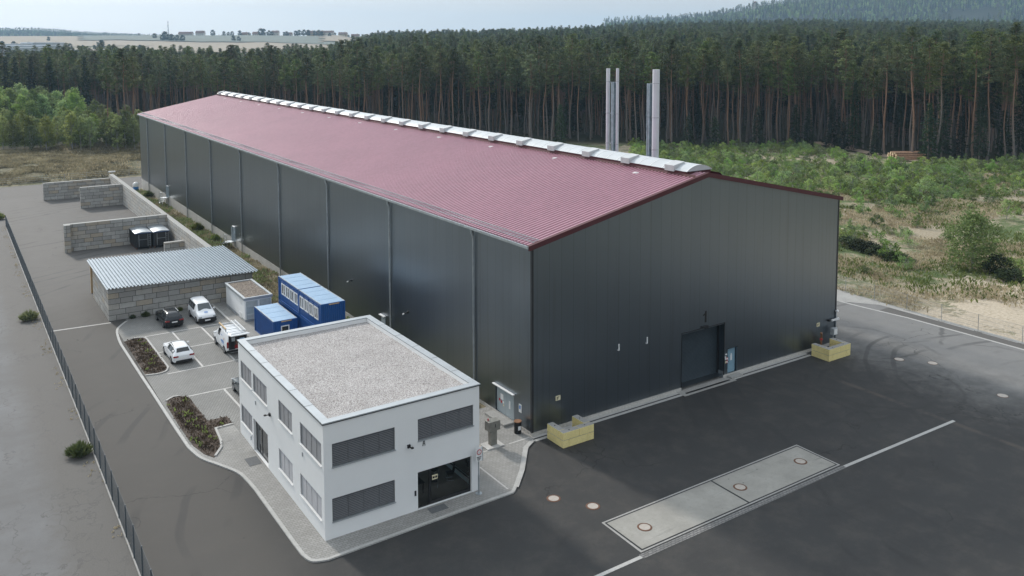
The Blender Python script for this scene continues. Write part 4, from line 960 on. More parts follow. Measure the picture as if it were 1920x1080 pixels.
rm = MB(); rm.quad((a0-.6, OY0+4.3, .09), (OX1-.25, OY0+4.3, .09), (OX1-.25, OY0+4.3, 2.7), (a0-.6, OY0+4.3, 2.7)); facade(rm, 'x', OX1-.25, OY0+.25, OY0+4.3, .09, 2.7, [RW], .02, -1)
rm.quad((a0-.6, OY0+4.3, .09), (a0-.6, OY0+.25, .09), (a0-.6, OY0+.25, 2.7), (a0-.6, OY0+4.3, 2.7)); rm.quad((a0-.6, OY0+.25, 2.7), (OX1-.25, OY0+.25, 2.7), (OX1-.25, OY0+4.3, 2.7), (a0-.6, OY0+4.3, 2.7)); rm.build("room_wall", MAT['inwall'], t)
rm = MB(); rm.box(a0-.2, a0+.7, OY0+4.2, OY0+4.28, 1.3, 2.5); rm.box(-10.0, -8.6, OY0+4.2, OY0+4.28, 1.5, 2.5); rm.build("wall_panel", MAT['dark'], t)
# entrance on the long side
f = MB(); a0, a1, z0, z1 = LD; c = OX0+.19
for (p, q) in ((a0, a0+.08), (a1-.08, a1), (7.9, 8.02), (8.45, 8.52)): f.box(c, c+.06, p, q, z0, z1)
f.box(c+.001, c+.059, a0+.08, a1-.08, z1-.09, z1-.001); f.box(c+.001, c+.059, a0+.08, a1-.08, z0+.001, z0+.12)
ef = f.build("entrance_door", MAT['black'], t)
p = MB(); p.box(c+.02, c+.035, a0+.08, 7.9, z0+.12, z1-.09); p.box(c+.02, c+.035, 8.02, 8.45, z0+.12, z1-.09); p.box(c+.02, c+.035, 8.52, a1-.08, z0+.12, z1-.09); p.build("pane", MAT['pane'], ef)
p = MB(); p.bar((c-.06, 8.2, .9), (c-.06, 8.2, 1.9), .04); p.build("handle", MAT['galv'], ef)
p = MB(); p.box(OX0-1.0, OX0-.15, 7.0, 8.3, .066, .075); p.build("door_mat", MAT['mat'], t)
p = MB(); p.box(-11.2, -10.0, OY0-.85, OY0-.2, .066, .075); p.build("door_mat", MAT['mat'], t)
for (px, py, pz, ax) in ((OX0, 5.33, 4.15, 'x'), (-12.33, OY0, 4.38, 'y')):
    p = MB()
    if ax == 'x': p.box(px-.12, px-.004, py-.09, py+.09, pz-.1, pz+.1); p.tube([(px-.1, py, pz), (px-.30, py+.08, pz-.02)], .035, 8); p.box(px-.42, px-.27, py+.0, py+.16, pz-.05, pz+.02)
    else: p.box(px-.09, px+.09, py-.12, py-.004, pz-.1, pz+.1); p.tube([(px, py-.1, pz), (px+.06, py-.28, pz-.02)], .035, 8); p.box(px+.0, px+.16, py-.42, py-.26, pz-.05, pz+.02)
    p.build("wall_lamp", MAT['black'], t)
p = MB(); p.box(-11.96, -11.84, OY0-.03, OY0-.003, 1.05, 1.38); p.build("bell_panel", MAT['dark'], t)
p = MB(); p.bar((-11.36, OY0-.02, 4.12), (-11.30, OY0-.02, 4.42), .03); p.bar((-11.20, OY0-.02, 4.12), (-11.24, OY0-.02, 4.42), .03); p.bar((-11.31, OY0-.02, 4.43), (-11.23, OY0-.02, 4.43), .03); p.bar((-11.33, OY0-.02, 4.25), (-11.22, OY0-.02, 4.25), .02); p.build("wall_emblem", MAT['dark'], t)
for (yy, zz) in ((8.6, 3.9), (-.9, 4.0), (9.9, .8)):
    p = MB(); p.box(OX0-.05, OX0-.003, yy-.05, yy+.05, zz-.22, zz+.05); p.build("overflow_spout", MAT['coping'], t)
f = MB(); f.box(OX1-.16, OX1-.10, RW[0], RW[0]+.06, RW[2], RW[3]); f.box(OX1-.16, OX1-.10, RW[1]-.06, RW[1], RW[2], RW[3]); f.box(OX1-.16, OX1-.10, RW[0]+.06, RW[1]-.06, 1.85, 1.93); f.box(OX1-.16, OX1-.10, RW[0]+.06, RW[1]-.06, RW[2], RW[2]+.06); f.box(OX1-.16, OX1-.10, RW[0]+.06, RW[1]-.06, RW[3]-.06, RW[3]); sw = f.build("window", MAT['black'], t)
p = MB(); p.quad((OX1-.13, RW[0]+.06, RW[2]+.06), (OX1-.13, RW[1]-.06, RW[2]+.06), (OX1-.13, RW[1]-.06, RW[3]-.06), (OX1-.13, RW[0]+.06, RW[3]-.06)); p.build("pane", MAT['glass'], sw)
# chairs and a table in the waiting room
def chair(x, y, rz, label):
    t = thing("waiting_chair", label, "chair", (x, y, .09), rz, "chairs behind the glass front")
    m = MB(); m.box(-.24, .24, -.24, .24, .42, .48); m.build("seat", MAT['black'], t, world=False, bevel=.02)
    m = MB(); m.add([(-.23, .20, .48), (.23, .20, .48), (.23, .24, .48), (-.23, .24, .48), (-.23, .30, .95), (.23, .30, .95), (.23, .34, .95), (-.23, .34, .95)], [(0, 1, 5, 4), (1, 2, 6, 5), (2, 3, 7, 6), (3, 0, 4, 7), (4, 5, 6, 7)]); m.build("backrest", MAT['black'], t, world=False)
    for sx in (-1, 1):
        m = MB(); m.tube([(sx*.22, .3, .7), (sx*.22, .2, .45), (sx*.22, -.2, .43), (sx*.22, -.24, .02), (sx*.22, .22, .02)], .016, 6); m.build("leg", MAT['galv'], t, world=False)
chair(-9.55, -2.5, 2.6, "black cantilever chair behind the glass front, nearest the door mullion")
chair(-8.2, -2.2, -1.9, "black cantilever chair behind the glass front, at the right end")
chair(-8.85, -1.2, .3, "black cantilever chair behind the glass front, deepest in the room")
tb = thing("reception_table", "black table behind the left pane of the glass front", "table", (-11.2, -2.4, .09))
m = MB(); m.box(-.75, .75, -.5, .5, .70, .75); m.build("table_top", MAT['black'], tb, world=False)
for sx in (-1, 1):
    for sy in (-1, 1): m = MB(); m.box(sx*.68-.03, sx*.68+.03, sy*.43-.03, sy*.43+.03, 0, .70); m.build("leg", MAT['black'], tb, world=False)

# ------------------------------------------------------------------ block shed and bulk bays
def blockwall(name, label, x0, x1, y0, y1, ztop, mat, cat="block wall", group=None, zb=None):
    zb0 = zb if zb is not None else min(g(0, y0), g(0, y1))-.15
    t = MB().box(x0, x1, y0, y1, zb0, ztop).build(name, mat, bevel=.012)
    # keep the block pattern in register with the wall foot
    t.location.z = 0
    return tag(t, label, cat, group)
t = thing("block_shed", "open shed of stacked concrete blocks with a corrugated metal roof", "shed", (-21.5, 48.74, g(0, 48.74)))
m = MB(); m.box(-21.5, -20.75, 48.75, 60.3, -1.0, 2.86); m.box(-20.75, -6.0, 48.75, 49.5, -1.0, 2.62)
m.add([(-20.75, 48.75, 2.62), (-6, 48.75, 2.62), (-6, 48.75, 2.64), (-20.75, 48.75, 3.02), (-20.75, 49.5, 2.62), (-6, 49.5, 2.62), (-6, 49.5, 2.64), (-20.75, 49.5, 3.02)], [(0, 1, 2, 3), (7, 6, 5, 4), (3, 2, 6, 7)])
m.box(-6.75, -6.0, 49.5, 61.5, -1.2, 2.55); m.build("block_wall", MAT['blocks'], t, bevel=.012)
def shz(x): return 3.22-(x+21.6)/16.0*.40
m = MB(); k = 0; prof = []; x = -21.75
while x < -5.5:
    for q, zz in ((0, 0), (.42, 0), (.52, .13), (.86, .13), (.96, 0)):
        if x+q*.36 <= -5.5: prof.append((x+q*.36, shz(x+q*.36)+zz))
    x += .36
n = len(prof); vs = [(px, yy, pz+(0.02 if yy > 50 else 0)) for yy in (47.75, 52.8, 57.9, 63.0) for px, pz in prof]
m.add(vs, [(j*n+i, j*n+i+1, (j+1)*n+i+1, (j+1)*n+i) for j in range(3) for i in range(n-1)])
m.build("corrugated_roof", MAT['galvroof'], t)
m = MB()
for yy in (48.95, 53.5, 58.2, 62.6): m.bar((-21.6, yy, shz(-21.6)-.13), (-5.7, yy, shz(-5.7)-.13), .10, .2)
m.build("roof_beam", MAT['wood'], t)
m = MB(); m.box(-21.45, -21.2, 62.3, 62.6, -1.0, 2.95); m.build("roof_post", MAT['wood'], t)
blockwall("block_wall", "pale concrete block wall running the length of the bulk bays beside the hall", -7.05, -6.3, 61.6, 145.0, 2.36, MAT['blocks_pale'], group=None)
blockwall("block_wall", "concrete block bay divider behind the two dark roll-off containers", -21.45, -7.06, 89.35, 90.1, 2.9, MAT['blocks'])
blockwall("block_wall", "short concrete block pillar at the open end of the container bay", -21.5, -20.65, 88.55, 89.34, 2.95, MAT['blocks'])
blockwall("block_wall", "short middle concrete block divider between the two farthest bays", -14.45, -7.06, 129.45, 130.2, 2.30, MAT['blocks'])
blockwall("block_wall", "farthest concrete block wall closing the bays by the back road", -19.4, -7.06, 144.2, 144.95, 1.62, MAT['blocks'])
blockwall("block_wall", "low concrete block stub wall peeking over the shed roof beside the containers", -9.75, -7.06, 78.3, 79.0, .85, MAT['blocks'])

# two covered roll-off containers
def rolloff(x0, y0, label):
    gz = g(0, y0); t = thing("roll_off_container", label, "container", (x0, y0, gz), group="dark roll-off containers in the block bay")
    x1, y1 = x0+2.3, y0+7.6
    m = MB(); m.box(x0+.06, x1-.06, y0+.06, y1-.06, gz+.28, gz+2.42)
    for k in range(9): yy = y0+.4+k*.85; m.box(x0, x0+.06, yy, yy+.12, gz+.28, gz+2.36); m.box(x1-.06, x1, yy, yy+.12, gz+.28, gz+2.36)
    m.build("body", MAT['dark'], t, bevel=.015)
    m = MB(); prof = [(x0-.02+(x1-x0+.04)*i/8, gz+2.44+.16*math.sin(PI*i/8)) for i in range(9)]
    vs = [(px, yy, pz) for yy in (y0-.03, y1) for px, pz in prof]
    m.add(vs, [(i, i+1, 10+i, 9+i) for i in range(8)]); m.add([(px, y0-.03, pz) for px, pz in prof], [tuple(range(8, -1, -1))]); m.add([(px, y1, pz) for px, pz in prof], [tuple(range(9))])
    m.build("cover", MAT['galv'], t, smooth=40)
    m = MB(); m.box(x0-.01, x1+.01, y0-.04, y0+.06, gz+2.36, gz+2.44); m.build("top_rail", MAT['blue'], t)
    m = MB(); m.box(x0+.1, x0+.3, y0+.1, y1, gz+.08, gz+.28); m.box(x1-.3, x1-.1, y0+.1, y1, gz+.08, gz+.28); m.build("skid_rail", MAT['rust'], t)
    for sx in (x0+.35, x1-.35):
        m = MB(); m.tube([(sx-.12, y0+.3, gz+.13), (sx+.12, y0+.3, gz+.13)], .13, 12); m.build("roller", MAT['black'], t)
    m = MB(); m.box(x0+.5, x0+.56, y0-.0, y0+.06, gz+.4, gz+2.2); m.bar((x0+.5, y0-.02, gz+1.45), (x1-.6, y0-.02, gz+1.45), .05); m.build("door_bar", MAT['galv'], t)
    m = MB()
    for xx in (x1-.55, x1-.15): m.bar((xx, y0-.03, gz+.4), (xx, y0-.03, gz+2.25), .04)
    for k in range(6): m.bar((x1-.55, y0-.03, gz+.55+k*.3), (x1-.15, y0-.03, gz+.55+k*.3), .035)
    m.build("ladder", MAT['galv'], t)
rolloff(-12.6, 84.6, "dark roll-off container with a grey domed cover, left of the pair")
rolloff(-10.12, 84.3, "dark roll-off container with a grey domed cover, right of the pair by the long wall")

# transformer kiosk
tx0, tx1, ty0, ty1 = -9.62, -6.75, 39.5, 46.7; gz = .16-.0145*27
t = thing("transformer_kiosk", "small white transformer building with brown gravel roof", "transformer station", (tx0, ty0, gz))
m = MB(); m.box(tx0, tx1, ty0, ty1, gz+.2, 2.08); m.build("wall", MAT['render'], t, bevel=.02)
m = MB(); m.box(tx0+.02, tx1-.02, ty0+.02, ty1-.02, gz-.2, gz+.2); m.build("plinth", MAT['coping'], t)
m = MB(); m.box(tx0-.12, tx1+.12, ty0-.12, ty0+.14, 2.08, 2.34); m.box(tx0-.12, tx1+.12, ty1-.14, ty1+.12, 2.08, 2.34); m.box(tx0-.12, tx0+.14, ty0+.14, ty1-.14, 2.081, 2.339); m.box(tx1-.14, tx1+.12, ty0+.14, ty1-.14, 2.081, 2.339); m.build("roof_edge", MAT['coping'], t)
m = MB(); m.box(tx0+.14, tx1-.14, ty0+.14, ty1-.14, 2.08, 2.24); m.build("gravel_roof", MAT['gravel_brown'], t)
for k, (a, b) in enumerate(((-9.46, -8.25), (-8.03, -6.85))):
    m = MB(); m.box(a, b, ty0-.03, ty0-.005, gz+.25, 1.92); dr = m.build("steel_door", MAT['greydoor'], t)
    for (z0, z1) in ((1.25, 1.86), (.0, .56)):
        m = MB(); z = z0
        while z < z1: m.add([(a+.08, ty0-.04, z), (b-.08, ty0-.04, z), (b-.08, ty0-.075, z+.02), (a+.08, ty0-.075, z+.02), (b-.08, ty0-.04, z+.06), (a+.08, ty0-.04, z+.06)], [(0, 1, 2, 3), (3, 2, 4, 5)]); z += .07
        m.build("louvre", MAT['galv'], dr)
m = MB(); m.add([(-8.6, ty0-.05, .78), (-8.28, ty0-.05, .78), (-8.44, ty0-.05, 1.06)], [(0, 1, 2)]); m.build("warning_triangle", MAT['signyel'], t)
for (ya, yb, z0, z1) in ((40.5, 41.45, 1.46, 1.92), (40.6, 41.55, -.1, .46)): m = MB(); m.box(tx0-.03, tx0-.004, ya, yb, z0, z1); m.build("hatch", MAT['white'], t)

# blue site containers
def site_box(x0, y0, z0, label, win=None, endwin=False):
    x1, y1, z1 = x0+2.44, y0+6.05, z0+2.58
    t = thing("site_container", label, "site container", (x0, y0, z0), group="blue site containers")
    m = MB(); holes = []
    m.box(x0+.10, x1-.10, y0+.10, y1-.10, z0+.05, z1-.06)
    k = y0+.35
    body = m.build("wall_panel", MAT['blue'], t)
    m = MB()
    yy = y0+.2
    while yy < y1-.2:
        inside = win and any(a-.06 < yy < b+.06 for a, b in win)
        for (za, zb) in (((z0+.2, z0+.85), (z0+2.13, z1-.2)) if inside else ((z0+.2, z1-.2),)):
            m.add([(x0+.10, yy, za), (x0+.065, yy+.03, za), (x0+.065, yy+.09, za), (x0+.10, yy+.12, za), (x0+.10, yy, zb), (x0+.065, yy+.03, zb), (x0+.065, yy+.09, zb), (x0+.10, yy+.12, zb)], [(0, 4, 5, 1), (1, 5, 6, 2), (2, 6, 7, 3)])
        yy += .2
    xx = x0+.3
    while xx < x1-.3:
        if not (endwin and x0+.72 < xx < x0+1.7): m.add([(xx, y0+.10, z0+.2), (xx+.03, y0+.065, z0+.2), (xx+.09, y0+.065, z0+.2), (xx+.12, y0+.10, z0+.2), (xx, y0+.10, z1-.2), (xx+.03, y0+.065, z1-.2), (xx+.09, y0+.065, z1-.2), (xx+.12, y0+.10, z1-.2)], [(0, 1, 5, 4), (1, 2, 6, 5), (2, 3, 7, 6)])
        xx += .2
    m.build("wall_rib", MAT['blue'], body)
    m = MB()
    for cx_ in (x0, x1-.14):
        for cy_ in (y0, y1-.14): m.box(cx_, cx_+.14, cy_, cy_+.14, z0, z1)
    for zz in (z0, z1-.17):
        for cy_ in (y0+.02, y1-.12): m.box(x0+.14, x1-.14, cy_, cy_+.10, zz, zz+.17)
        for cx_ in (x0+.02, x1-.12): m.box(cx_, cx_+.10, y0+.14, y1-.14, zz, zz+.17)
    m.build("frame", MAT['blue'], t)
    m = MB(); m.box(x0+.10, x1-.10, y0+.10, y1-.10, z1-.02, z1+.015)
    for k in range(3): m.box(x0+.25, x1-.25, y0+1.4+k*1.6, y0+1.46+k*1.6, z1+.015, z1+.03)
    r = m.build("roof_sheet", MAT['bluetop'], t)
    m = MB(); m.box(x0+.02, x0+.12, y0+.05, y1-.05, z1+.001, z1+.035); m.box(x1-.12, x1-.02, y0+.05, y1-.05, z1+.001, z1+.035); m.build("roof_trim", MAT['galv'], r)
    for (a, b) in (win or []):
        m = MB(); w_ = .10
        m.box(x0+.01, x0+.09, a, a+w_, z0+.9, z0+2.08); m.box(x0+.01, x0+.09, b-w_, b, z0+.9, z0+2.08); m.box(x0+.011, x0+.089, a+w_, b-w_, z0+.9, z0+1.0); m.box(x0+.011, x0+.089, a+w_, b-w_, z0+1.98, z0+2.08)
        m.box(x0+.012, x0+.088, (a+b)/2-.05, (a+b)/2+.05, z0+1.0, z0+1.98)
        wo = m.build("window", MAT['white'], t)
        m = MB(); m.box(x0+.05, x0+.07, a+w_, b-w_, z0+1.0, z0+1.98); m.build("pane", MAT['pane'], wo)
        m = MB(); m.box(x0+.02, x0+.09, a-.02, b+.02, z0+2.12, z0+2.28); m.build("shutter_box", MAT['blue'], wo)
    if endwin:
        m = MB(); a, b, z_0, z_1 = x0+.8, x0+1.62, z0+.95, z0+2.05
        m.box(a, a+.09, y0+.01, y0+.09, z_0, z_1); m.box(b-.09, b, y0+.01, y0+.09, z_0, z_1); m.box(a+.09, b-.09, y0+.011, y0+.089, z_0, z_0+.09); m.box(a+.09, b-.09, y0+.011, y0+.089, z_1-.09, z_1)
        wo = m.build("window", MAT['white'], t); m = MB(); m.box(a+.09, b-.09, y0+.05, y0+.07, z_0+.09, z_1-.09); m.build("pane", MAT['pane'], wo)
    m = MB(); m.box(x0+.82, x0+1.85, y0-.03, y0-.002, z1-.14, z1-.04); m.build("timber_strip", MAT['wood'], t)
WA = [(34.82, 35.95), (33.54, 34.62), (32.24, 33.32), (31.0, 32.02)]
zl = -.30
site_box(-6.80, 30.86, zl, "blue site container on the ground under the far stacked one")
site_box(-6.80, 24.74, zl, "blue site container on the ground under the near stacked one, mostly hidden by the office")
site_box(-6.80, 30.86, zl+2.60, "upper blue site container with four white windows, the farther one", WA)
site_box(-6.80, 24.74, zl+2.60, "upper blue site container with four white windows, the nearer one", [(a-5.5+.05, b-5.5) for a, b in WA])
site_box(-9.62, 30.10, zl, "single storey blue site container with one small end window, beside the white van", endwin=True)

# yellow block enclosures at the hall front
def enclosure(x0, x1, y0, y1, label, inside):
    t = thing("block_enclosure", label, "block enclosure", (x0, y0, 0), group="pale yellow block enclosures"); T_ = .55; h = .575
    def blk(a, b, c, d, z): MB().box(a+.014, b-.014, c+.014, d-.014, z+.006, z+h-.010).build("concrete_block", [MAT['yellow'], MAT['concrete']], t, bevel=.018).data.polygons.foreach_set('material_index', [0, 1, 0, 0, 0, 0])
    L_ = x1-x0
    for r in range(2):
        z = r*h
        if r == 1:
            blk(x0, x0+T_, y0+T_, y1, z); blk(x0, x0+L_*.52, y0, y0+T_, z); blk(x0+L_*.52, x1, y0, y0+T_, z); blk(x1-T_, x1, y0+T_, y1, z)
        else:
            blk(x0, x0+T_, y0+.0, y1, z); blk(x0+T_, x0+L_*.80, y0, y0+T_, z); blk(x0+L_*.80, x1, y0, y0+T_, z); blk(x1-T_, x1, y0+T_, y1, z)
    for (xx, yy) in ((x0+.28, y1-.6), (x0+L_*.26, y0+.28), (x0+L_*.76, y0+.28), (x1-.28, y1-.6)):
        m = MB(); m.tube([(xx, yy, 2*h-.01), (xx, yy, 2*h+.008)], .05, 10); m.build("lifting_socket", MAT['black'], t)
enclosure(.80, 3.66, -2.80, -.80, "pale yellow concrete block enclosure at the near left corner of the hall", 0)
enclosure(31.3, 34.5, -2.70, -.75, "pale yellow concrete block enclosure at the right end of the hall front", 1)
t = thing("electrical_box", "pale blue electrical box on a thin post inside the right block enclosure", "electrical box", (34.9, -.55, 0))
m = MB(); m.tube([(34.9, -.5, 0), (34.9, -.5, 1.3)], .06, 8); m.build("post", MAT['galv'], t)
m = MB(); m.box(34.6, 35.2, -.75, -.35, 1.3, 1.95); bx = m.build("cabinet", MAT['coping'], t, bevel=.03)
m = MB(); m.box(34.68, 35.12, -.77, -.752, 1.36, 1.88); m.build("cabinet_door", MAT['white'], bx)
t = thing("fill_pipe", "bent copper brown pipe rising inside the right block enclosure", "pipe", (33.1, -.45, 0))
m = MB(); m.tube([(33.2, -.4, 0), (33.2, -.4, 1.25), (33.14, -.45, 1.5), (32.95, -.6, 1.72), (32.9, -.62, 1.85)], .10, 10); m.build("pipe", MAT['copper'], t, smooth=50)
m = MB(); m.tube([(33.2, -.4, 1.05), (33.2, -.4, 1.2)], .14, 12); m.build("collar", MAT['signred'], t)

# weighing terminal, bin, sign, tank, yard lamp
t = thing("weighing_terminal", "weathered metal weighing terminal on a pale square base beside the office", "terminal", (-3.15, .35, .066))
m = MB(); m.box(-3.95, -2.5, -.15, .95, .066, .15); m.build("base_slab", MAT['line'], t, bevel=.01)
m = MB(); m.box(-3.44, -2.92, .2, .6, .15, 1.25); m.build("column", MAT['stone'], t, bevel=.015)
m = MB(); m.box(-3.66, -2.70, .10, .72, 1.25, 1.95); hd = m.build("housing", MAT['stone'], t, bevel=.02)
m = MB(); m.box(-3.15, -3.09, .09, .099, 1.5, 1.74); m.build("card_slot", MAT['black'], hd)
m = MB(); m.tube([(-3.5, .5, 1.95), (-3.5, .5, 2.08)], .05, 8); m.build("signal_lamp", MAT['signred'], hd)
t = thing("oil_drum_bin", "black drum bin with a brownish lid by the hall corner", "bin", (-.55, 1.05, .066))
m = MB(); m.tube([(-.55, 1.05, .066), (-.55, 1.05, .55), (-.55, 1.05, .58), (-.55, 1.05, .95)], [.27, .27, .285, .27], 18); m.build("drum", MAT['bin'], t, smooth=40)
m = MB(); m.tube([(-.55, 1.05, .95), (-.55, 1.05, 1.0)], .29, 18); m.build("lid", MAT['copper'], t)
m = MB(); m.box(-.70, -.46, .755, .775, .38, .68); m.build("label_plate", MAT['white'], t)
t = thing("traffic_sign", "traffic sign with red ring on a grey post at the office corner", "sign", (-7.52, -4.85, .066))
m = MB(); m.tube([(-7.52, -4.80, .066), (-7.52, -4.80, 1.3)], .055, 8); m.tube([(-7.52, -4.80, 1.3), (-7.52, -4.80, 3.1)], .035, 8); m.tube([(-7.52, -4.8, .066), (-7.52, -4.8, .09)], .22, 10); m.build("post", MAT['galv'], t)
m = MB(); m.box(-7.76, -7.28, -4.87, -4.845, 2.25, 3.15); pn = m.build("sign_panel", MAT['white'], t, bevel=.01)
m = MB(); m.box(-7.27, -7.22, -4.86, -4.70, 2.22, 3.12); m.build("panel_back_edge", MAT['coping'], t)
m = MB(); m.tube([(-7.52, -4.885, 2.86), (-7.52, -4.872, 2.86)], .18, 24); m.build("red_ring", MAT['signred'], pn)
m = MB(); m.tube([(-7.52, -4.892, 2.86), (-7.52, -4.886, 2.86)], .13, 20); m.build("ring_face", MAT['white'], pn)
m = MB(); m.bar((-7.64, -4.895, 2.95), (-7.40, -4.895, 2.77), .05, .006); m.build("red_bar", MAT['signred'], pn)
m = MB()
for k in range(3): m.box(-7.70+.03*k, -7.36-.05*k, -4.876, -4.8705, 2.50-.09*k, 2.55-.09*k)
m.build("sign_lettering", MAT['ink'], pn)
t = thing("drum", "small blue and white drum standing by the back corner of the hall", "drum", (-1.6, 147.2, g(0, 147)))
m = MB(); m.tube([(-1.6, 147.2, g(0, 147)), (-1.6, 147.2, g(0, 147)+.9)], .55, 14); m.build("body", MAT['signblue'], t, smooth=50)
m = MB(); m.tube([(-1.6, 147.2, g(0, 147)+.9), (-1.6, 147.2, g(0, 147)+1.5), (-1.6, 147.2, g(0, 147)+1.85)], [.6, .62, .3], 14); m.build("cap", MAT['white'], t, smooth=60)
t = thing("yard_lamp", "small white lamp on a pole behind the farthest block wall", "lamp", (-4.6, 158, g(0, 158)))
m = MB(); m.tube([(-4.6, 158, g(0, 158)), (-4.6, 158, 1.0)], .07, 8); m.build("pole", MAT['galv'], t)
m = MB(); m.box(-5.3, -3.9, 157.8, 158.2, 1.0, 1.22); m.build("lamp_head", MAT['white'], t, bevel=.03)

# flues behind the hall: a pair of pipes on a steel column, and one thick pipe on another
def flue(px, r, label, colx, pipes):
    t = thing("flue_stack", label, "flue stack", (px, pipes[0][1], -.3))
    for (x, y, rr, zt) in pipes:
        m = MB(); m.tube([(x, y, -.3), (x, y, zt)], rr, 18); p = m.build("flue_pipe", MAT['flue'], t, smooth=40)
        m = MB()
        for zz in (16.0, 20.0, zt-1.75): m.tube([(x, y, zz), (x, y, zz+.07)], rr+.035, 18)
        m.build("clamp_ring", MAT['galv'], p)
    cx_, cy_, zt = colx
    m = MB(); m.box(cx_-.30, cx_+.30, cy_-.03, cy_+.03, -.3, zt); m.box(cx_-.30, cx_-.24, cy_-.25, cy_+.25, -.3, zt); m.box(cx_+.24, cx_+.30, cy_-.25, cy_+.25, -.3, zt); m.build("steel_column", M("blue_grey_column_paint", (.26, .34, .38), .5), t)
    m = MB()
    for (x, y, rr, _) in pipes:
        for zz in (16.03, 20.03, zt-.05): m.bar((cx_, cy_, zz), (x, y, zz), .09)
    m.build("bracket", MAT['galv'], t)
flue(38.5, .2, "pair of slim white flue pipes on a blue grey column behind the hall ridge", (38.5, 36.35, 24.2), [(38.5, 37.55, .26, 25.95), (38.5, 35.65, .20, 26.0)])
flue(38.5, .3, "single thick white flue pipe beside a blue grey column behind the hall ridge", (38.5, 29.45, 24.25), [(38.5, 28.35, .44, 26.0)])

# fences
def mesh_fence(t, pts, h, post_w, mat, postmat, feet=False, spacing=.055, rows=9, wire=.008):
    for i, (x, y) in enumerate(pts):
        z = tz(x, y) if feet else g(x, y)
        m = MB(); m.bar((x, y, z-.1), (x, y, z+h+.03), post_w); m.build("post", postmat, t)
        if feet: m = MB(); m.box(x-.12, x+.12, y-.36, y+.36, z-.03, z+.14); m.build("foot_block", MAT['concrete'], t, bevel=.02)
    for (x, y), (x2, y2) in zip(pts[:-1], pts[1:]):
        za = (tz(x, y) if feet else g(x, y)); zb = (tz(x2, y2) if feet else g(x2, y2))
        m = MB(); d = math.hypot(x2-x, y2-y); n = max(2, int(d/spacing))
        for k in range(1, n):
            q = k/n; px, py, pz = x+(x2-x)*q, y+(y2-y)*q, za+(zb-za)*q
            m.bar((px, py, pz+.08), (px, py, pz+h), wire)
        for r in range(rows+1):
            zz = .1+(h-.1)*r/rows; m.bar((x, y, za+zz), (x2, y2, zb+zz), wire*1.3, wire*1.8)
        m.build("mesh_panel", mat, t)
t = thing("mesh_fence", "long dark steel mesh fence between the old road and the site drive", "fence", (-27.5, -30, 0))
mesh_fence(t, [(-27.42, -30+2.5*k) for k in range(60)], 2.02, .07, MAT['fence'], MAT['fence'], spacing=.12, rows=9, wire=.007)
m = MB()
for k in range(58): y = -30+2.5*k; m.box(-27.50, -27.42, y, y+2.48, g(0, y+2.5)-.2, g(0, y+1.2)+.07)
m.build("base_board", MAT['concrete'], t)
t = thing("site_fence", "light mobile construction fence with block feet along the sandy edge of the yard", "fence", (51, 0, 0))
mesh_fence(t, [(53.2, 18.), (52.6, 14.2), (52.1, 10.3), (52.0, 6.5), (51.6, 2.3), (51.1, -1.9), (51.0, -5.8), (50.95, -10.1), (50.95, -14.)], 1.85, .045, MAT['galv'], MAT['galv'], feet=True, spacing=.12, rows=4, wire=.008)
t = thing("field_fence", "thin wire fence on pale posts along the far heath bank", "fence", (-20, 171, -2))
pts = [(-45+4.6*k, 170.9-.02*k) for k in range(17)]
for (x, y) in pts: m = MB(); m.bar((x, y, tz(x, y)-.1), (x, y, tz(x, y)+1.75), .09); m.build("post", MAT['concrete'], t)
m = MB()
for (x, y), (x2, y2) in zip(pts[:-1], pts[1:]):
    for zz in (.35, .8, 1.25, 1.68): m.bar((x, y, tz(x, y)+zz), (x2, y2, tz(x2, y2)+zz), .03)
m.build("wire", MAT['galv'], t)

# log pile by the forest
lx, ly, lz = terr(1700, 300)
t = thing("log_pile", "pile of cut pine logs lying at the forest edge", "log pile", (lx, ly, lz))
ang = math.radians(-28); ca, sa = math.cos(ang), math.sin(ang); k = 0
for r in range(5):
    for c_ in range(11-r):
        if r == 4 and c_ % 3 == 0: continue
        rr = .22+.06*random.random(); off = (c_-5+.5*r)*.5; zz = lz+.2+r*.43; ln = 7.2+random.random()*1.6
        sx = random.uniform(-.5, .5)
        a = (lx-ca*ln/2+sa*off+sx*ca, ly-sa*ln/2-ca*off, zz); b = (lx+ca*ln/2+sa*off+sx*ca, ly+sa*ln/2-ca*off, zz)
        m = MB(); m.tube([a, b], [rr, rr*.85], 8); lo = m.build("log", [MAT['log'], MAT['logend']], t, smooth=40)
        mi = [0]*len(lo.data.polygons); mi[-1] = mi[-2] = 1; lo.data.polygons.foreach_set('material_index', mi)

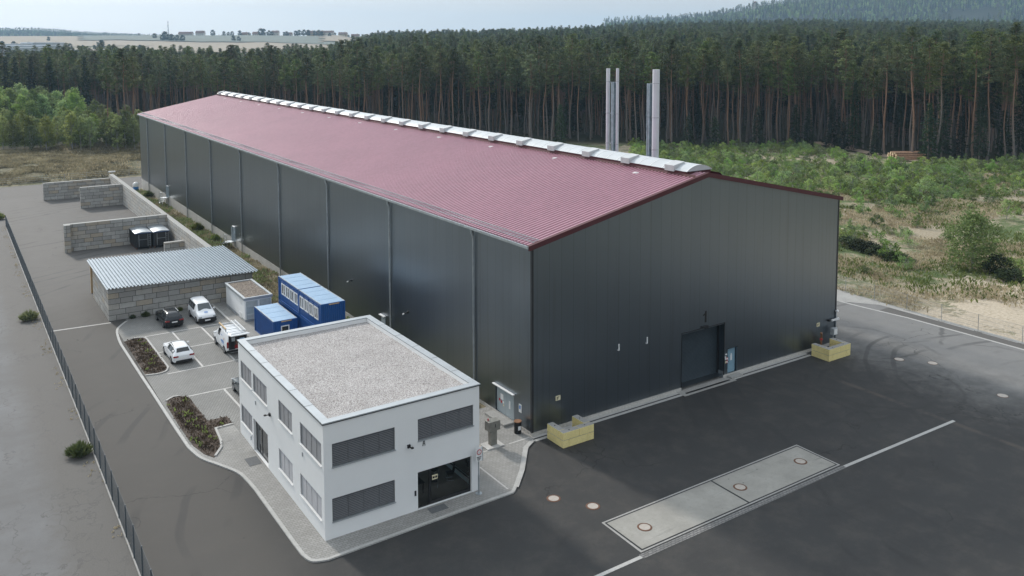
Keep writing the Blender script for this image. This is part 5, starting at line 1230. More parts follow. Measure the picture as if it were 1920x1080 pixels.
# ------------------------------------------------------------------ cars
def car(name, label, cat, loc, rz, ST, cowl, rend, sides, wheels, wr, paint, low=None, scale=1.06, plate_rear=True, open_rear=False, roofrail=False, screen='screen', bumper=None, group="cars parked beside the office"):
    """ST: stations (y, z_bottom, half width, z_belt, half width at belt, z_roof, half width at roof), front to back"""
    t = thing(name, label, cat, loc, rz, group)
    S = scale
    ys = [s_[0] for s_ in ST]
    def sec(y):
        for a, b in zip(ST[:-1], ST[1:]):
            if b[0] <= y <= a[0]:
                q = (a[0]-y)/(a[0]-b[0]) if a[0] != b[0] else 0
                p = [a[i]+(b[i]-a[i])*q for i in range(7)]; break
        else: p = list(ST[0] if y > ST[0][0] else ST[-1])
        y_, zb, hw, zt, hb, zr, hr = p
        return [(0, zb), (hw*.9, zb), (hw, zb+.18*(zt-zb)), (hw*1.005, zb+.62*(zt-zb)), (hb, zt), (hr+.04*(hb-hr), zr-.07*min(1, (zr-zt)*3)), (hr*.72, zr), (0, zr+.02)]
    dens = []
    for a, b in zip(ys[:-1], ys[1:]):
        n = max(1, int((a-b)/.35)); dens += [a+(b-a)*k/n for k in range(n)]
    dens.append(ys[-1])
    m = MB(); rows = []
    for y in dens:
        p = sec(y); row = [(x, y, z) for x, z in p]+[(-x, y, z) for x, z in p[-2:0:-1]]; rows.append(row)
    n = len(rows[0]); vs = [tuple(c*S for c in p) for r in rows for p in r]
    m.add(vs, [(j*n+i, (j+1)*n+i, (j+1)*n+(i+1) % n, j*n+(i+1) % n) for j in range(len(rows)-1) for i in range(n)])
    m.add([tuple(c*S for c in p) for p in rows[0]], [tuple(range(n))]); m.add([tuple(c*S for c in p) for p in rows[-1]], [tuple(range(n-1, -1, -1))])
    body = m.build("body", paint, t, world=False, smooth=60)
    sb = body.modifiers.new("round", "SUBSURF"); sb.levels = 1; sb.render_levels = 2
    def lerp(p, q, k): return tuple(p[i]+(q[i]-p[i])*k for i in range(3))
    def patch(nm, quad, mat, off, parent=t):
        a, b, c, d = [Vector(p) for p in quad]; nn = (b-a).cross(d-a)
        if nn.length < 1e-9: nn = (c-b).cross(d-b)
        nn.normalize()
        mb = MB(); vs = [p*S+nn*off*S for p in (a, b, c, d)]+[p*S-nn*.02 for p in (a, b, c, d)]
        mb.add(vs, [(0, 1, 2, 3), (0, 4, 5, 1), (1, 5, 6, 2), (2, 6, 7, 3), (3, 7, 4, 0)]); return mb.build(nm, mat, parent, world=False)
    def top(y, k): p = sec(y); return [(-p[6][0]*k, y, p[6][1]), (p[6][0]*k, y, p[6][1])]
    # windscreen and rear window follow the sloping upper surface
    y0, y1 = ST[cowl][0], ST[cowl+1][0]; ya, yb = y0+(y1-y0)*.10, y0+(y1-y0)*.93
    A, B = top(ya, 1.18), top(yb, 1.12); patch("windscreen", (A[1], A[0], B[0], B[1]), MAT[screen], .016)
    if not open_rear:
        y0, y1 = ST[rend][0], ST[rend+1][0]; ya, yb = y0+(y1-y0)*.10, y0+(y1-y0)*.86
        A, B = top(ya, 1.1), top(yb, 1.12); patch("rear_window", (A[1], A[0], B[0], B[1]), MAT['carglass'], .016)
    for sx in (1, -1):
        for (ya, yb) in sides:
            pa, pb = sec(ya), sec(yb)
            f = lambda p, y, k: (sx*(p[4][0]+(p[5][0]-p[4][0])*k), y, p[4][1]+(p[5][1]-p[4][1])*k)
            q = [f(pa, ya, .10), f(pb, yb, .10), f(pb, yb, .93), f(pa, ya, .93)]
            if sx > 0: q = q[::-1]
            q = q if sx < 0 else q
            patch("side_window", q, MAT['carglass'], .012)
            patch("side_window_rear_face", q[::-1], MAT['carglass'], .012) if False else None
        for yw in wheels:
            hw = sec(yw)[2][0]
            w_ = MB(); w_.tube([(sx*(hw-.20)*S, yw*S, wr*S), (sx*(hw+.015)*S, yw*S, wr*S)], wr*S, 20); wo = w_.build("wheel", MAT['rubber'], t, world=False, smooth=40)
            w_ = MB(); w_.tube([(sx*(hw+.0)*S, yw*S, wr*S), (sx*(hw+.024)*S, yw*S, wr*S)], wr*.66*S, 14); w_.build("rim", MAT['rim'], wo, world=False)
            w_ = MB(); n2 = 14; pts = [(math.cos(PI*i/n2), math.sin(PI*i/n2)) for i in range(n2+1)]
            xx = sx*(hw+.006)*S
            w_.add([(xx, (yw+c*(wr+.07))*S, (wr+s_*(wr+.06))*S) for c, s_ in pts]+[(xx, (yw+c*wr*.9)*S, (wr+s_*wr*.9)*S) for c, s_ in pts], [(i, i+1, n2+2+i, n2+1+i) if sx < 0 else (n2+1+i, n2+2+i, i+1, i) for i in range(n2)])
            w_.build("wheel_arch", MAT['black'], t, world=False)
        ym = ST[cowl+1][0]+.25; p = sec(ym)
        m = MB(); m.box(sx*(p[4][0]+.02)*S, sx*(p[4][0]+.20)*S, (ym-.02)*S, (ym+.10)*S, (p[4][1]+.0)*S, (p[4][1]+.15)*S); m.build("mirror", paint if paint is not MAT['cargrey'] else MAT['black'], t, world=False, bevel=.02)
    yf, yr = ys[0], ys[-1]; zl = ST[1][3]
    for sx in (1, -1):
        m = MB(); hw = ST[1][2]; m.box(sx*hw*.62*S, sx*hw*.98*S, (yf-.16)*S, (yf+.0)*S, (zl-.13)*S, (zl+.02)*S); m.build("headlight", MAT['lamp'], t, world=False, bevel=.02)
        m = MB(); hw = ST[-2][2]; zt = ST[-2][3]
        if open_rear or ST[-1][5]-ST[-1][3] > .5: m.box(sx*hw*.84*S, sx*hw*1.005*S, (yr-.02)*S, (yr+.10)*S, (zt-.42)*S, (zt+.12)*S)
        else: m.box(sx*hw*.52*S, sx*hw*1.0*S, (yr-.01)*S, (yr+.14)*S, (zt-.17)*S, (zt-.03)*S)
        m.build("tail_light", MAT['tail'], t, world=False, bevel=.015)
    m = MB(); m.box(-.26*S, .26*S, (yr-.03)*S, (yr-.005)*S, (ST[-1][1]+.25)*S, (ST[-1][1]+.37)*S); m.build("number_plate", MAT['white'], t, world=False)
    m = MB(); m.box(-.26*S, .26*S, (yf+.005)*S, (yf+.062)*S, .38*S, .50*S); m.build("number_plate", MAT['white'], t, world=False)
    if bumper:
        m = MB(); hw = ST[1][2]; m.box(-hw*1.01*S, hw*1.01*S, (yf-.30)*S, (yf+.045)*S, (ST[0][1]-.04)*S, (ST[0][1]+.36)*S); m.build("bumper", bumper, t, world=False, bevel=.04)
        m = MB(); hw = ST[-1][2]; m.box(-hw*1.02*S, hw*1.02*S, (yr-.04)*S, (yr+.1)*S, ST[-1][1]*S, (ST[-1][1]+.22)*S); m.build("bumper", bumper, t, world=False, bevel=.04)
    else:
        m = MB(); hw = ST[-1][2]; m.box(-hw*.85*S, hw*.85*S, (yr-.012)*S, (yr+.1)*S, (ST[-1][1]-.06)*S, (ST[-1][1]+.12)*S); m.build("diffuser", MAT['black'], t, world=False, bevel=.02)
        m = MB(); m.box(-.34*S, .34*S, (yf-.05)*S, (yf+.012)*S, .50*S, .66*S); m.build("grille", MAT['black'], t, world=False, bevel=.02)
    if roofrail:
        for sx in (1, -1):
            p0, p1 = ST[cowl+1][0]-.3, ST[rend][0]+.2; a, b = sec(p0), sec(p1)
            m = MB(); m.bar((sx*a[5][0]*.93*S, p0*S, (a[6][1]+.03)*S), (sx*b[5][0]*.93*S, p1*S, (b[6][1]+.03)*S), .04); m.build("roof_rail", MAT['galv'] if paint is MAT['cargrey'] else MAT['black'], t, world=False)
    return t
WAGON = [(2.34, .36, .62, .60, .56, .64, .45), (2.26, .24, .82, .70, .76, .74, .60), (1.95, .20, .89, .80, .84, .86, .70), (1.15, .20, .91, .90, .87, .97, .74), (.98, .20, .91, .92, .88, 1.0, .76),
         (.18, .20, .91, .95, .88, 1.40, .60), (-.4, .20, .91, .96, .88, 1.46, .61), (-1.2, .20, .91, .98, .88, 1.45, .60), (-1.72, .20, .91, 1.0, .87, 1.40, .58), (-2.12, .22, .89, .98, .84, 1.04, .70), (-2.28, .26, .87, .90, .82, .95, .72), (-2.35, .36, .80, .80, .76, .84, .62)]
VAN = [(2.22, .30, .74, .62, .70, .70, .55), (2.14, .24, .86, .80, .82, .86, .68), (1.80, .20, .90, .95, .86, 1.0, .74), (1.30, .20, .92, 1.05, .88, 1.13, .76), (.45, .20, .92, 1.07, .89, 1.74, .68), (-.4, .20, .92, 1.07, .89, 1.81, .70), (-2.0, .20, .92, 1.07, .89, 1.80, .70), (-2.16, .22, .91, 1.07, .88, 1.72, .70), (-2.24, .30, .90, 1.05, .87, 1.20, .80), (-2.26, .34, .86, .9, .85, .96, .78)]
BUS = [(2.45, .32, .80, .70, .74, .78, .60), (2.36, .26, .92, .92, .88, .98, .72), (2.05, .22, .96, 1.05, .92, 1.12, .80), (1.75, .22, .97, 1.14, .93, 1.22, .82), (.85, .22, .97, 1.16, .94, 1.88, .76), (.1, .22, .97, 1.16, .94, 1.97, .78), (-2.30, .22, .97, 1.16, .94, 1.96, .78), (-2.42, .24, .96, 1.16, .93, 1.90, .78), (-2.45, .30, .95, 1.15, .92, 1.86, .76)]
def gp(x, y, o=.062): return (x, y, g(x, y)+o)
car("parked_car", "white estate car beside the planting bed, its tail towards the office", "car", gp(-17.90, 32.72), 0, WAGON, 4, 8, [(.14, -.44), (-.48, -1.12), (-1.16, -1.86)], (1.42, -1.44), .325, MAT['carwhite'], roofrail=True)
car("parked_car", "dark grey estate car parked against the block shed wall", "car", gp(-16.25, 44.45), R(1), WAGON, 4, 8, [(.14, -.44), (-.48, -1.12), (-1.16, -1.86)], (1.42, -1.44), .325, MAT['cargrey'], roofrail=True)
cad = car("parked_van", "white passenger van with a dark bumper and a round blue emblem on its bonnet", "van", gp(-12.98, 43.85), PI, VAN, 3, 7, [(.30, -.45), (-.55, -1.35), (-1.45, -2.0)], (1.35, -1.32), .33, MAT['carwhite'], bumper=MAT['black'])
m = MB(); S_ = 1.06
def hoodpt(x, y, o): return (x*S_, y*S_, (1.0+(1.80-y)*.25+.035)*S_+o)
for (r0, r1, nm, mt) in ((.13, .19, "emblem_ring", MAT['signblue']), (0, .075, "emblem_dot", MAT['signblue'])):
    m = MB(); n = 20; vs = [hoodpt(r1*math.cos(2*PI*i/n), 1.62+r1*.8*math.sin(2*PI*i/n), .012) for i in range(n)]+[hoodpt(r0*math.cos(2*PI*i/n), 1.62+r0*.8*math.sin(2*PI*i/n), .012) for i in range(n)]
    m.add(vs, [(i, (i+1) % n, n+(i+1) % n, n+i) for i in range(n)]); m.build(nm, mt, cad, world=False)
van = car("service_van", "white service van with a ladder rack and its tailgate raised", "van", gp(-13.02, 32.75), 0, BUS, 3, 6, [(.72, .05)], (1.48, -1.50), .34, MAT['carwhite'], open_rear=True, bumper=MAT['black'])
m = MB(); m.box(-.80*S_, .80*S_, -2.475*S_, -2.44*S_, .55*S_, 1.84*S_); m.build("load_bay_shade", MAT['black'], van, world=False)  # flat black panel, painted shade for the inside of the open rear
m = MB(); m.add([(-.86*S_, -2.40*S_, 1.94*S_), (.86*S_, -2.40*S_, 1.94*S_), (.84*S_, -3.45*S_, 2.12*S_), (-.84*S_, -3.45*S_, 2.12*S_), (-.86*S_, -2.40*S_, 1.86*S_), (.86*S_, -2.40*S_, 1.86*S_), (.84*S_, -3.47*S_, 2.05*S_), (-.84*S_, -3.47*S_, 2.05*S_)], [(0, 3, 2, 1), (4, 5, 6, 7), (0, 1, 5, 4), (1, 2, 6, 5), (2, 3, 7, 6), (3, 0, 4, 7)])
tg = m.build("tailgate", MAT['carwhite'], van, world=False, bevel=.02)
m = MB(); m.box(-.6*S_, .6*S_, -2.75*S_, -2.60*S_, 2.0*S_, 2.035*S_); m.build("tailgate_handle_trim", MAT['galv'], tg, world=False)
for (a, b, c, d_, mt) in ((-.62, -.32, .6, 1.25, 'bin'), (-.28, .05, .6, .95, 'tail'), (.1, .45, .6, 1.0, 'galv'), (-.55, -.25, 1.3, 1.65, 'galv'), (.15, .6, 1.15, 1.5, 'bluetop'), (-.2, .1, 1.0, 1.3, 'rust')):
    m = MB(); m.box(a*S_, b*S_, -2.52*S_, -2.476*S_, c*S_, d_*S_); m.build("stowed_tool", MAT[mt], van, world=False, bevel=.02)
m = MB()
for y in (.55, -.4, -1.3, -2.15): m.bar((-.78*S_, y*S_, 2.06*S_), (.78*S_, y*S_, 2.06*S_), .05)
for x in (-.74, .74):
    for y in (.55, -.4, -1.3, -2.15): m.bar((x*S_, y*S_, 1.9*S_), (x*S_, y*S_, 2.06*S_), .05)
m.build("roof_rack", MAT['galv'], van, world=False)
m = MB()
for x in (.70, .36): m.bar((x*S_, .9*S_, 2.14*S_), (x*S_, -2.5*S_, 2.14*S_), .06, .1)
for k in range(11): m.bar((.36*S_, (.75-k*.3)*S_, 2.14*S_), (.70*S_, (.75-k*.3)*S_, 2.14*S_), .04)
lad = tag(m.build("ladder", MAT['white']), "white ladder lying on the roof rack of the service van", "ladder"); lad.location = van.location
m = MB(); m.bar((-.72*S_, .85*S_, 2.15*S_), (-.72*S_, -1.3*S_, 2.15*S_), .12, .10)
pk = tag(m.build("timber_plank", MAT['wood']), "yellowish timber plank along the left edge of the service van roof", "plank"); pk.location = van.location
xs_ = -.985*S_
m = MB(); m.add([(xs_, -.55*S_, 1.52*S_), (xs_, -1.1*S_, 1.50*S_), (xs_, -1.1*S_, 1.54*S_), (xs_, -.55*S_, 1.60*S_)], [(0, 1, 2, 3)])
for k in range(4): m.add([(xs_, (-.55-.24*k)*S_, (.93+.03*(k % 2))*S_), (xs_, (-.74-.24*k)*S_, .93*S_), (xs_, (-.74-.24*k)*S_, (1.08+.05*(k % 3))*S_), (xs_, (-.55-.24*k)*S_, 1.1*S_)], [(0, 1, 2, 3)])
m.add([(xs_, -.6*S_, .82*S_), (xs_, -1.6*S_, .82*S_), (xs_, -1.6*S_, .86*S_), (xs_, -.6*S_, .86*S_)], [(0, 1, 2, 3)]); m.build("side_lettering", MAT['signblue'], van, world=False)
m = MB(); m.add([(xs_-.03, -1.45*S_, 1.25*S_), (xs_-.03, -1.6*S_, 1.25*S_), (xs_+.04, -1.58*S_, 1.45*S_), (xs_+.04, -1.48*S_, 1.45*S_)], [(0, 1, 2, 3)]); m.build("flame_emblem", MAT['copper'], van, world=False)
car("parked_car", "mid grey car half hidden behind the left edge of the office", "car", gp(-15.02, 19.6), 0, WAGON, 4, 8, [(.14, -.44), (-.48, -1.12), (-1.16, -1.86)], (1.42, -1.44), .325, MAT['carmid'])

# ------------------------------------------------------------------ trees and plants
def pine_meshes(seed, H=25., cb=.56, Rc=3.0, leaf=.46, nl=30):
    r = np.random.default_rng(seed); lean = r.normal(size=2)*.45
    ax = lambda z: np.array([lean[0]*(max(z, 0)/H)**1.5*1.2+.25*math.sin(z*.31+seed), lean[1]*(max(z, 0)/H)**1.5*1.2+.25*math.cos(z*.27+seed*2), z])
    ax0 = ax(0)[:2].copy(); P = lambda z: ax(z)-np.array([ax0[0], ax0[1], 0])
    m = MB(); zs = np.linspace(-.3, H*.97, 9); m.tube([P(z) for z in zs], [max(.05, .26*(1-z/H)**.8+.03) for z in zs], 7)
    cl = []
    for k in range(nl):
        f = (k+.5)/nl; z = H*(cb+(1-cb)*f*.96)
        ln = Rc*(.80+.55*f)*(1-f**1.7)+.35; ln *= .55+.65*r.random(); a = k*2.4+r.normal()*.5
        b = P(z); e = b+np.array([math.cos(a)*ln, math.sin(a)*ln, ln*(.12+.35*f)+r.normal()*.2])
        m.tube([b, (b+e)/2+np.array([0, 0, -.08*ln]), e], [.055, .04, .015], 4, cap=False)
        for q in ((.55, .8, 1.) if ln > 1.6 else (.7, 1.)): cl.append((b+(e-b)*q+r.normal(size=3)*.18, .62+.35*r.random()))
    for q in range(4): cl.append((P(H*(.95+.012*q))+r.normal(size=3)*.25, .6))
    for k in range(6):
        z = H*(cb*(.55+.45*r.random())); a = r.random()*6.28; ln = .7+1.3*r.random(); b = P(z)
        m.tube([b, b+np.array([math.cos(a)*ln, math.sin(a)*ln, -.1*ln])], [.03, .012], 4, cap=False)
    C_ = []
    for c, rad in cl:
        n = 24; d = r.normal(size=(n, 3)); d /= np.linalg.norm(d, axis=1)[:, None]; d *= (r.random(n)**.45)[:, None]
        C_.append(c+d*np.array([rad*1.25, rad*1.25, rad*.55]))
    q = leaf_quads(np.concatenate(C_), leaf, .45, .62, r)
    return m, q
def spruce_meshes(seed, H=20., Rc=2.6, cb=.06):
    r = np.random.default_rng(seed); m = MB(); m.tube([(0, 0, -.3), (0, 0, H*.97)], [.2, .03], 7); C_ = []
    nl = int(H*5)
    for k in range(nl):
        f = k/nl; z = H*(cb+(1-cb)*f); ln = Rc*(1-f)**.85+.15; ln *= .75+.4*r.random(); a = k*2.4+r.normal()*.4
        n = int(14+ln*20); q = r.random(n)**.6
        C_.append(np.stack([math.cos(a)*ln*q, math.sin(a)*ln*q, z-.28*ln*q+.05*r.normal(size=n)], 1)+r.normal(size=(n, 3))*np.array([.26, .26, .10]))
    return m, leaf_quads(np.concatenate(C_), .42, .4, .6, r)
def birch_meshes(seed, H=10., Rc=2.0, leaf=.30, ncl=60, cb=.22, npc=26, stems=2):
    r = np.random.default_rng(seed); m = MB(); C_ = []
    for s_ in range(stems):
        a = r.random()*6.28; top = np.array([math.cos(a)*Rc*.3, math.sin(a)*Rc*.3, H*.93]); m.tube([(0, 0, -.2), top*np.array([.4, .4, .5]), top], [.10*H/10, .07*H/10, .015], 6)
    for k in range(ncl):
        f = r.random()**.85; z = H*(cb+(1-cb)*f); rr = Rc*(math.sin(PI*min(1, (f*.86+.12)))**.7)*math.sqrt(r.random()); a = r.random()*6.28
        c = np.array([math.cos(a)*rr, math.sin(a)*rr, z]); rad = .45+.4*r.random(); rad *= Rc/2
        if k < 12: m.tube([(c[0]*.2, c[1]*.2, max(.2, z-rr*.9)), c], [.03, .01], 4, cap=False)
        d = r.normal(size=(npc, 3)); d /= np.linalg.norm(d, axis=1)[:, None]; d *= (r.random(npc)**.5)[:, None]
        C_.append(c+d*rad*np.array([1, 1, .85]))
    return m, leaf_quads(np.concatenate(C_), leaf, .25, .7, r)
def shrub_meshes(seed, H=1.6, Rc=1.0, leaf=.16, ncl=26, npc=22):
    m, q = birch_meshes(seed, H, Rc, leaf, ncl, .08, npc, 3); return m, q
def plant(name, crown, stem, meshes, leafmat, barkmat, label, cat, loc, group=None, sc=1.):
    m, q = meshes; t = thing(name, label, cat, loc, 0, group); t.scale = (sc, sc, sc)
    mesh_obj(crown, quads_mesh(crown, q, leafmat), t); m.build(stem, barkmat, t, world=False, smooth=60); return t
def seen(x, y, z, mx=30, top=-60):
    d = np.array([x, y, z])-CAM; w_ = d@_fw
    if w_ < 5: return False
    px, py = PCX+FOC*(d@_r2)/w_, PCY-FOC*(d@_u2)/w_
    return -mx < px < 1920+mx and top < py < 1110
def pxy(x, y, z):
    d = np.array([x, y, z])-CAM; w_ = d@_fw; return PCX+FOC*(d@_r2)/w_, PCY-FOC*(d@_u2)/w_

# pines along the forest edge: individuals, each a copy of one of nine grown trees
pm = [pine_meshes(100+i, H=[30, 31.5, 29, 32, 30.5, 28, 31, 29.5, 32.5][i], cb=[.64, .70, .60, .72, .58, .67, .55, .74, .66][i], Rc=[3.1, 2.7, 3.4, 2.8, 3.3, 2.5, 3.5, 2.6, 3.0][i]) for i in range(9)]
PMESH = [(quads_mesh("pine_crown", q, MAT['needle']), m) for m, q in pm]
protos = []
def sect(u):
    px = 960+1610*u
    if px < 330: return 0
    if px < 1040: return 1
    if px < 1330: return 2
    if px < 1640: return 3
    return 4
SL = ["tall Scots pine at the forest edge behind the far left end of the red roof", "tall Scots pine in the dense row behind the red roof ridge", "tall Scots pine in the dark forest edge around the flues", "tall bare trunked Scots pine at the forest edge above the meadow and sandy track", "tall bare trunked Scots pine at the forest edge right of the log pile"]
SG = ["pines behind the far left roof end", "pines behind the roof ridge", "pines around the flues", "pines above the meadow", "pines right of the log pile"]
pts = []
rr = random.Random(5)
tries = 0
while len(pts) < 296 and tries < 40000:
    tries += 1
    u = rr.uniform(-.62, .62); off = rr.random()**1.3*30
    D = edge_d(u)+1+off; x, y = XY(u, D)
    if any((x-a)**2+(y-b)**2 < 11 for a, b, *_ in pts): continue
    pts.append((x, y, u))
for k, (px, dd) in enumerate(((213, 0), (226, 6), (243, 2), (257, 8))):  # pines standing among the young birches at the hall end
    x, y, z = terr(px, 282); x += dd*.25; y += 4+dd; pts.append((x, y, -9))
used = {}
for k, (x, y, u) in enumerate(pts):
    i = rr.randrange(9); z = tz(x, y); sc = rr.uniform(.82, 1.1)*(.90 if u < -.12 else 1.); rz = rr.uniform(0, 6.28)
    lab, grp = (SL[sect(u)], SG[sect(u)]) if u > -5 else ("tall slender Scots pine rising out of the young birches beside the hall's far corner", "pines among the young birches")
    if i not in used:
        t = thing("pine_tree", lab, "pine tree", (x, y, z), rz, grp); mesh_obj("crown", PMESH[i][0], t); PMESH[i][1].build("trunk", MAT['bark'], t, world=False, smooth=60); used[i] = t; t.scale = (sc, sc, sc)
    else: clone_thing(used[i], (x, y, z), rz, (sc, sc, sc*rr.uniform(.95, 1.05)), lab, grp)
# small spruces and leafy trees under the pines at the edge
sp = [plant("spruce_tree", "crown", "trunk", spruce_meshes(300+i, H=[9, 13, 22, 30][i], Rc=[1.9, 2.3, 2.8, 2.9][i], cb=[.06, .06, .1, .3][i]), MAT['spruce'], MAT['bark'], "x", "spruce tree", (0, 0, -50)) for i in range(4)]
SPX = [(1490, 275, 1), (1515, 276, 1), (1580, 285, 0), (1640, 292, 0), (1850, 300, 3), (1740, 300, 1), (1765, 300, 2), (1800, 303, 1), (1835, 303, 2), (1880, 303, 1), (1912, 300, 2), (1600, 283, 2), (1290, 280, 0), (1340, 280, 0), (1420, 278, 1), (1050, 275, 1), (1560, 280, 1)]
for k, (px, py, i) in enumerate(SPX):
    x, y, z = terr(px, py); lab = "dark spruce with low branches growing at the forest edge "+("right of the log pile" if px > 1700 else "behind the meadow and track"); grp = "spruces right of the log pile" if px > 1700 else "spruces behind the meadow"
    if sp[i].location.z < -40: sp[i].location = (x, y, z); sp[i]['label'] = lab; sp[i]['group'] = grp
    else: clone_thing(sp[i], (x, y, z), rr.random()*6, (rr.uniform(.85, 1.15),)*3, lab, grp)
for (px, off, i) in ((12, 0, 2), (30, 4, 2), (60, 8, 2), (160, 6, 2), (95, 10, 2)):
    u = (px-960)/1610; x, y = XY(u, edge_d(u)-6+off); clone_thing(sp[i], (x, y, tz(x, y)), rr.random()*6, (1.3, 1.3, 1.25), "dark tall spruce in the forest edge above the young birches", "spruces above the birches")
for px, py, sc in ((1628, 285, 5.5), (252, 290, 4.5)):
    x, y, z = terr(px, py)
# far forest behind the edge rows: one mass that nobody could count
def gn_scatter(name, P, S_, variants, kind='stuff'):
    me = bpy.data.meshes.new(name); me.vertices.add(len(P)); me.vertices.foreach_set('co', np.asarray(P, np.float32).reshape(-1))
    a = me.attributes.new('scl', 'FLOAT', 'POINT'); a.data.foreach_set('value', np.asarray(S_, np.float32))
    a = me.attributes.new('rz', 'FLOAT', 'POINT'); a.data.foreach_set('value', (rng.random(len(P))*6.28).astype(np.float32))
    a = me.attributes.new('vi', 'INT', 'POINT'); a.data.foreach_set('value', rng.integers(0, len(variants), len(P)).astype(np.int32))
    o = mesh_obj(name, me); o['kind'] = kind
    ng = bpy.data.node_groups.new(name, 'GeometryNodeTree')
    ng.interface.new_socket('Geometry', in_out='INPUT', socket_type='NodeSocketGeometry'); ng.interface.new_socket('Geometry', in_out='OUTPUT', socket_type='NodeSocketGeometry')
    gi = ng.nodes.new('NodeGroupInput'); go = ng.nodes.new('NodeGroupOutput'); J = ng.nodes.new('GeometryNodeJoinGeometry')
    for parts in variants:
        j = ng.nodes.new('GeometryNodeJoinGeometry')
        for ob in parts:
            oi = ng.nodes.new('GeometryNodeObjectInfo'); oi.transform_space = 'ORIGINAL'; oi.inputs['Object'].default_value = ob; oi.inputs['As Instance'].default_value = False
            ng.links.new(oi.outputs['Geometry'], j.inputs[0])
        gt = ng.nodes.new('GeometryNodeGeometryToInstance'); ng.links.new(j.outputs[0], gt.inputs[0]); ng.links.new(gt.outputs[0], J.inputs[0])
    ip = ng.nodes.new('GeometryNodeInstanceOnPoints'); ng.links.new(gi.outputs[0], ip.inputs['Points']); ng.links.new(J.outputs[0], ip.inputs['Instance'])
    ip.inputs['Pick Instance'].default_value = True
    def attr(nm, ty):
        n = ng.nodes.new('GeometryNodeInputNamedAttribute'); n.data_type = ty; n.inputs['Name'].default_value = nm; return [q for q in n.outputs if q.enabled and q.name == 'Attribute'][0]
    ng.links.new(attr('vi', 'INT'), ip.inputs['Instance Index']); ng.links.new(attr('scl', 'FLOAT'), ip.inputs['Scale'])
    cb = ng.nodes.new('ShaderNodeCombineXYZ'); ng.links.new(attr('rz', 'FLOAT'), cb.inputs[2]); ng.links.new(cb.outputs[0], ip.inputs['Rotation'])
    ng.links.new(ip.outputs[0], go.inputs[0])
    md = o.modifiers.new('scatter', 'NODES'); md.node_group = ng
    return o
def parts_of(t): return [c for c in t.children]
PV = [parts_of(used[i]) for i in sorted(used)]
P_ = []; S2 = []
def jitter_grid(u0, u1, dfun0, dfun1, step, gr=.45):
    out = []; D = dfun0
    while D < dfun1:
        st = step*(1+gr*max(0, D-350)/900.); hw = D
        L0, L1 = u0*D, u1*D; a = L0
        while a < L1: out.append((a+rng.normal()*st*.3, D+rng.normal()*st*.3)); a += st
        D += st
    return out
for (lat, D) in jitter_grid(-.66, .68, 190, 1210, 5.6):
    u = lat/D
    if D < edge_d(u)+22: continue
    lim = 560+70*math.sin(u*23)+ (u+.66)*160 if u < -.2 else (560+(u+.2)/.07*650 if u < -.13 else 1210)
    if D > lim: continue
    x, y = XY(u, D); P_.append((x, y, tz(x, y)-.2)); S2.append(rng.uniform(.70, 1.08)*(1.0 if D < 600 else 1.0)*(.90 if u < -.2 else 1.))
gn_scatter("pine_forest", P_, S2, PV+[parts_of(sp[2]), parts_of(sp[3])])
print("forest", len(P_))
P_ = []; S2 = []
for (lat, D) in jitter_grid(.11, .66, 1650, 2780, 11.5, 0):
    u = lat/D
    x, y = XY(u, D)
    nv = float(vnoise(x, y, 120, 8)); 
    if nv > .80 or (nv > .70 and rng.random() < .5): continue
    P_.append((x, y, tz(x, y)-.3)); S2.append(rng.uniform(.6, 1.05))
HP, HS = P_, S2
P_ = []; S2 = []
for (lat, D) in jitter_grid(-.70, -.27, 2850, 3450, 10.5, 0):
    u = lat/D; px = 960+1610*u
    hgt = np.interp(px, [-50, 40, 130, 200, 300, 400], [1, 1, 1, .9, .5, 0])
    if rng.random() > hgt+.1: continue
    x, y = XY(u, D); P_.append((x, y, tz(x, y)-.3)); S2.append(rng.uniform(.38, .62))
WP, WS = P_, S2

# young birches at the far left
BV = []
spots = []
tries = 0
while len(spots) < 120 and tries < 6000:
    tries += 1
    px = rr.uniform(-30, 272); dd = rr.random()**1.2*62; x, y, z = site(px, 292); d = np.array([x-CAM[0], y-CAM[1]]); d /= np.linalg.norm(d)
    x, y = x+d[0]*dd, y+d[1]*dd
    if px > 215 and dd > 30: continue
    if any((x-a)**2+(y-b)**2 < 4.5 for a, b, *_ in spots): continue
    spots.append((x, y, dd, px))
bp = []
for i in range(6):
    big = i >= 4
    bp.append(plant("young_birch", "crown", "trunk", birch_meshes(500+i, H=[8.5, 9.5, 10.5, 9, 15, 16][i], Rc=[2.0, 2.2, 2.4, 2.2, 3.4, 3.6][i], leaf=.36 if not big else .5, ncl=[58, 64, 70, 60, 80, 84][i], cb=.16 if not big else .3), MAT['birch'] if not big else MAT['shrub'], MAT['birchbark'], "x", "birch tree", (0, 0, -60)))
for (x, y, dd, px) in spots:
    big = dd > 36 and px < 150; i = rr.choice((4, 5)) if big else rr.randrange(4)
    lab, grp = ("larger darker leafy tree at the back of the birch thicket on the far left", "darker trees behind the birches") if big else ("young light green birch in the thicket behind the heath bank", "young birches on the far left")
    z = tz(x, y)
    if bp[i].location.z < -50: bp[i].location = (x, y, z); bp[i]['label'] = lab; bp[i]['group'] = grp; bp[i].name = "leafy_tree" if big else "young_birch"
    else: clone_thing(bp[i], (x, y, z), rr.random()*6.28, (rr.uniform(.8, 1.15),)*3, lab, grp)

gn_scatter("hill_forest", HP, HS, [parts_of(bp[4]), parts_of(bp[5]), parts_of(sp[2]), PV[0]])
gn_scatter("distant_wood", WP, WS, [parts_of(bp[4]), parts_of(sp[2]), PV[1]])
print('hill', len(HP), len(WP))
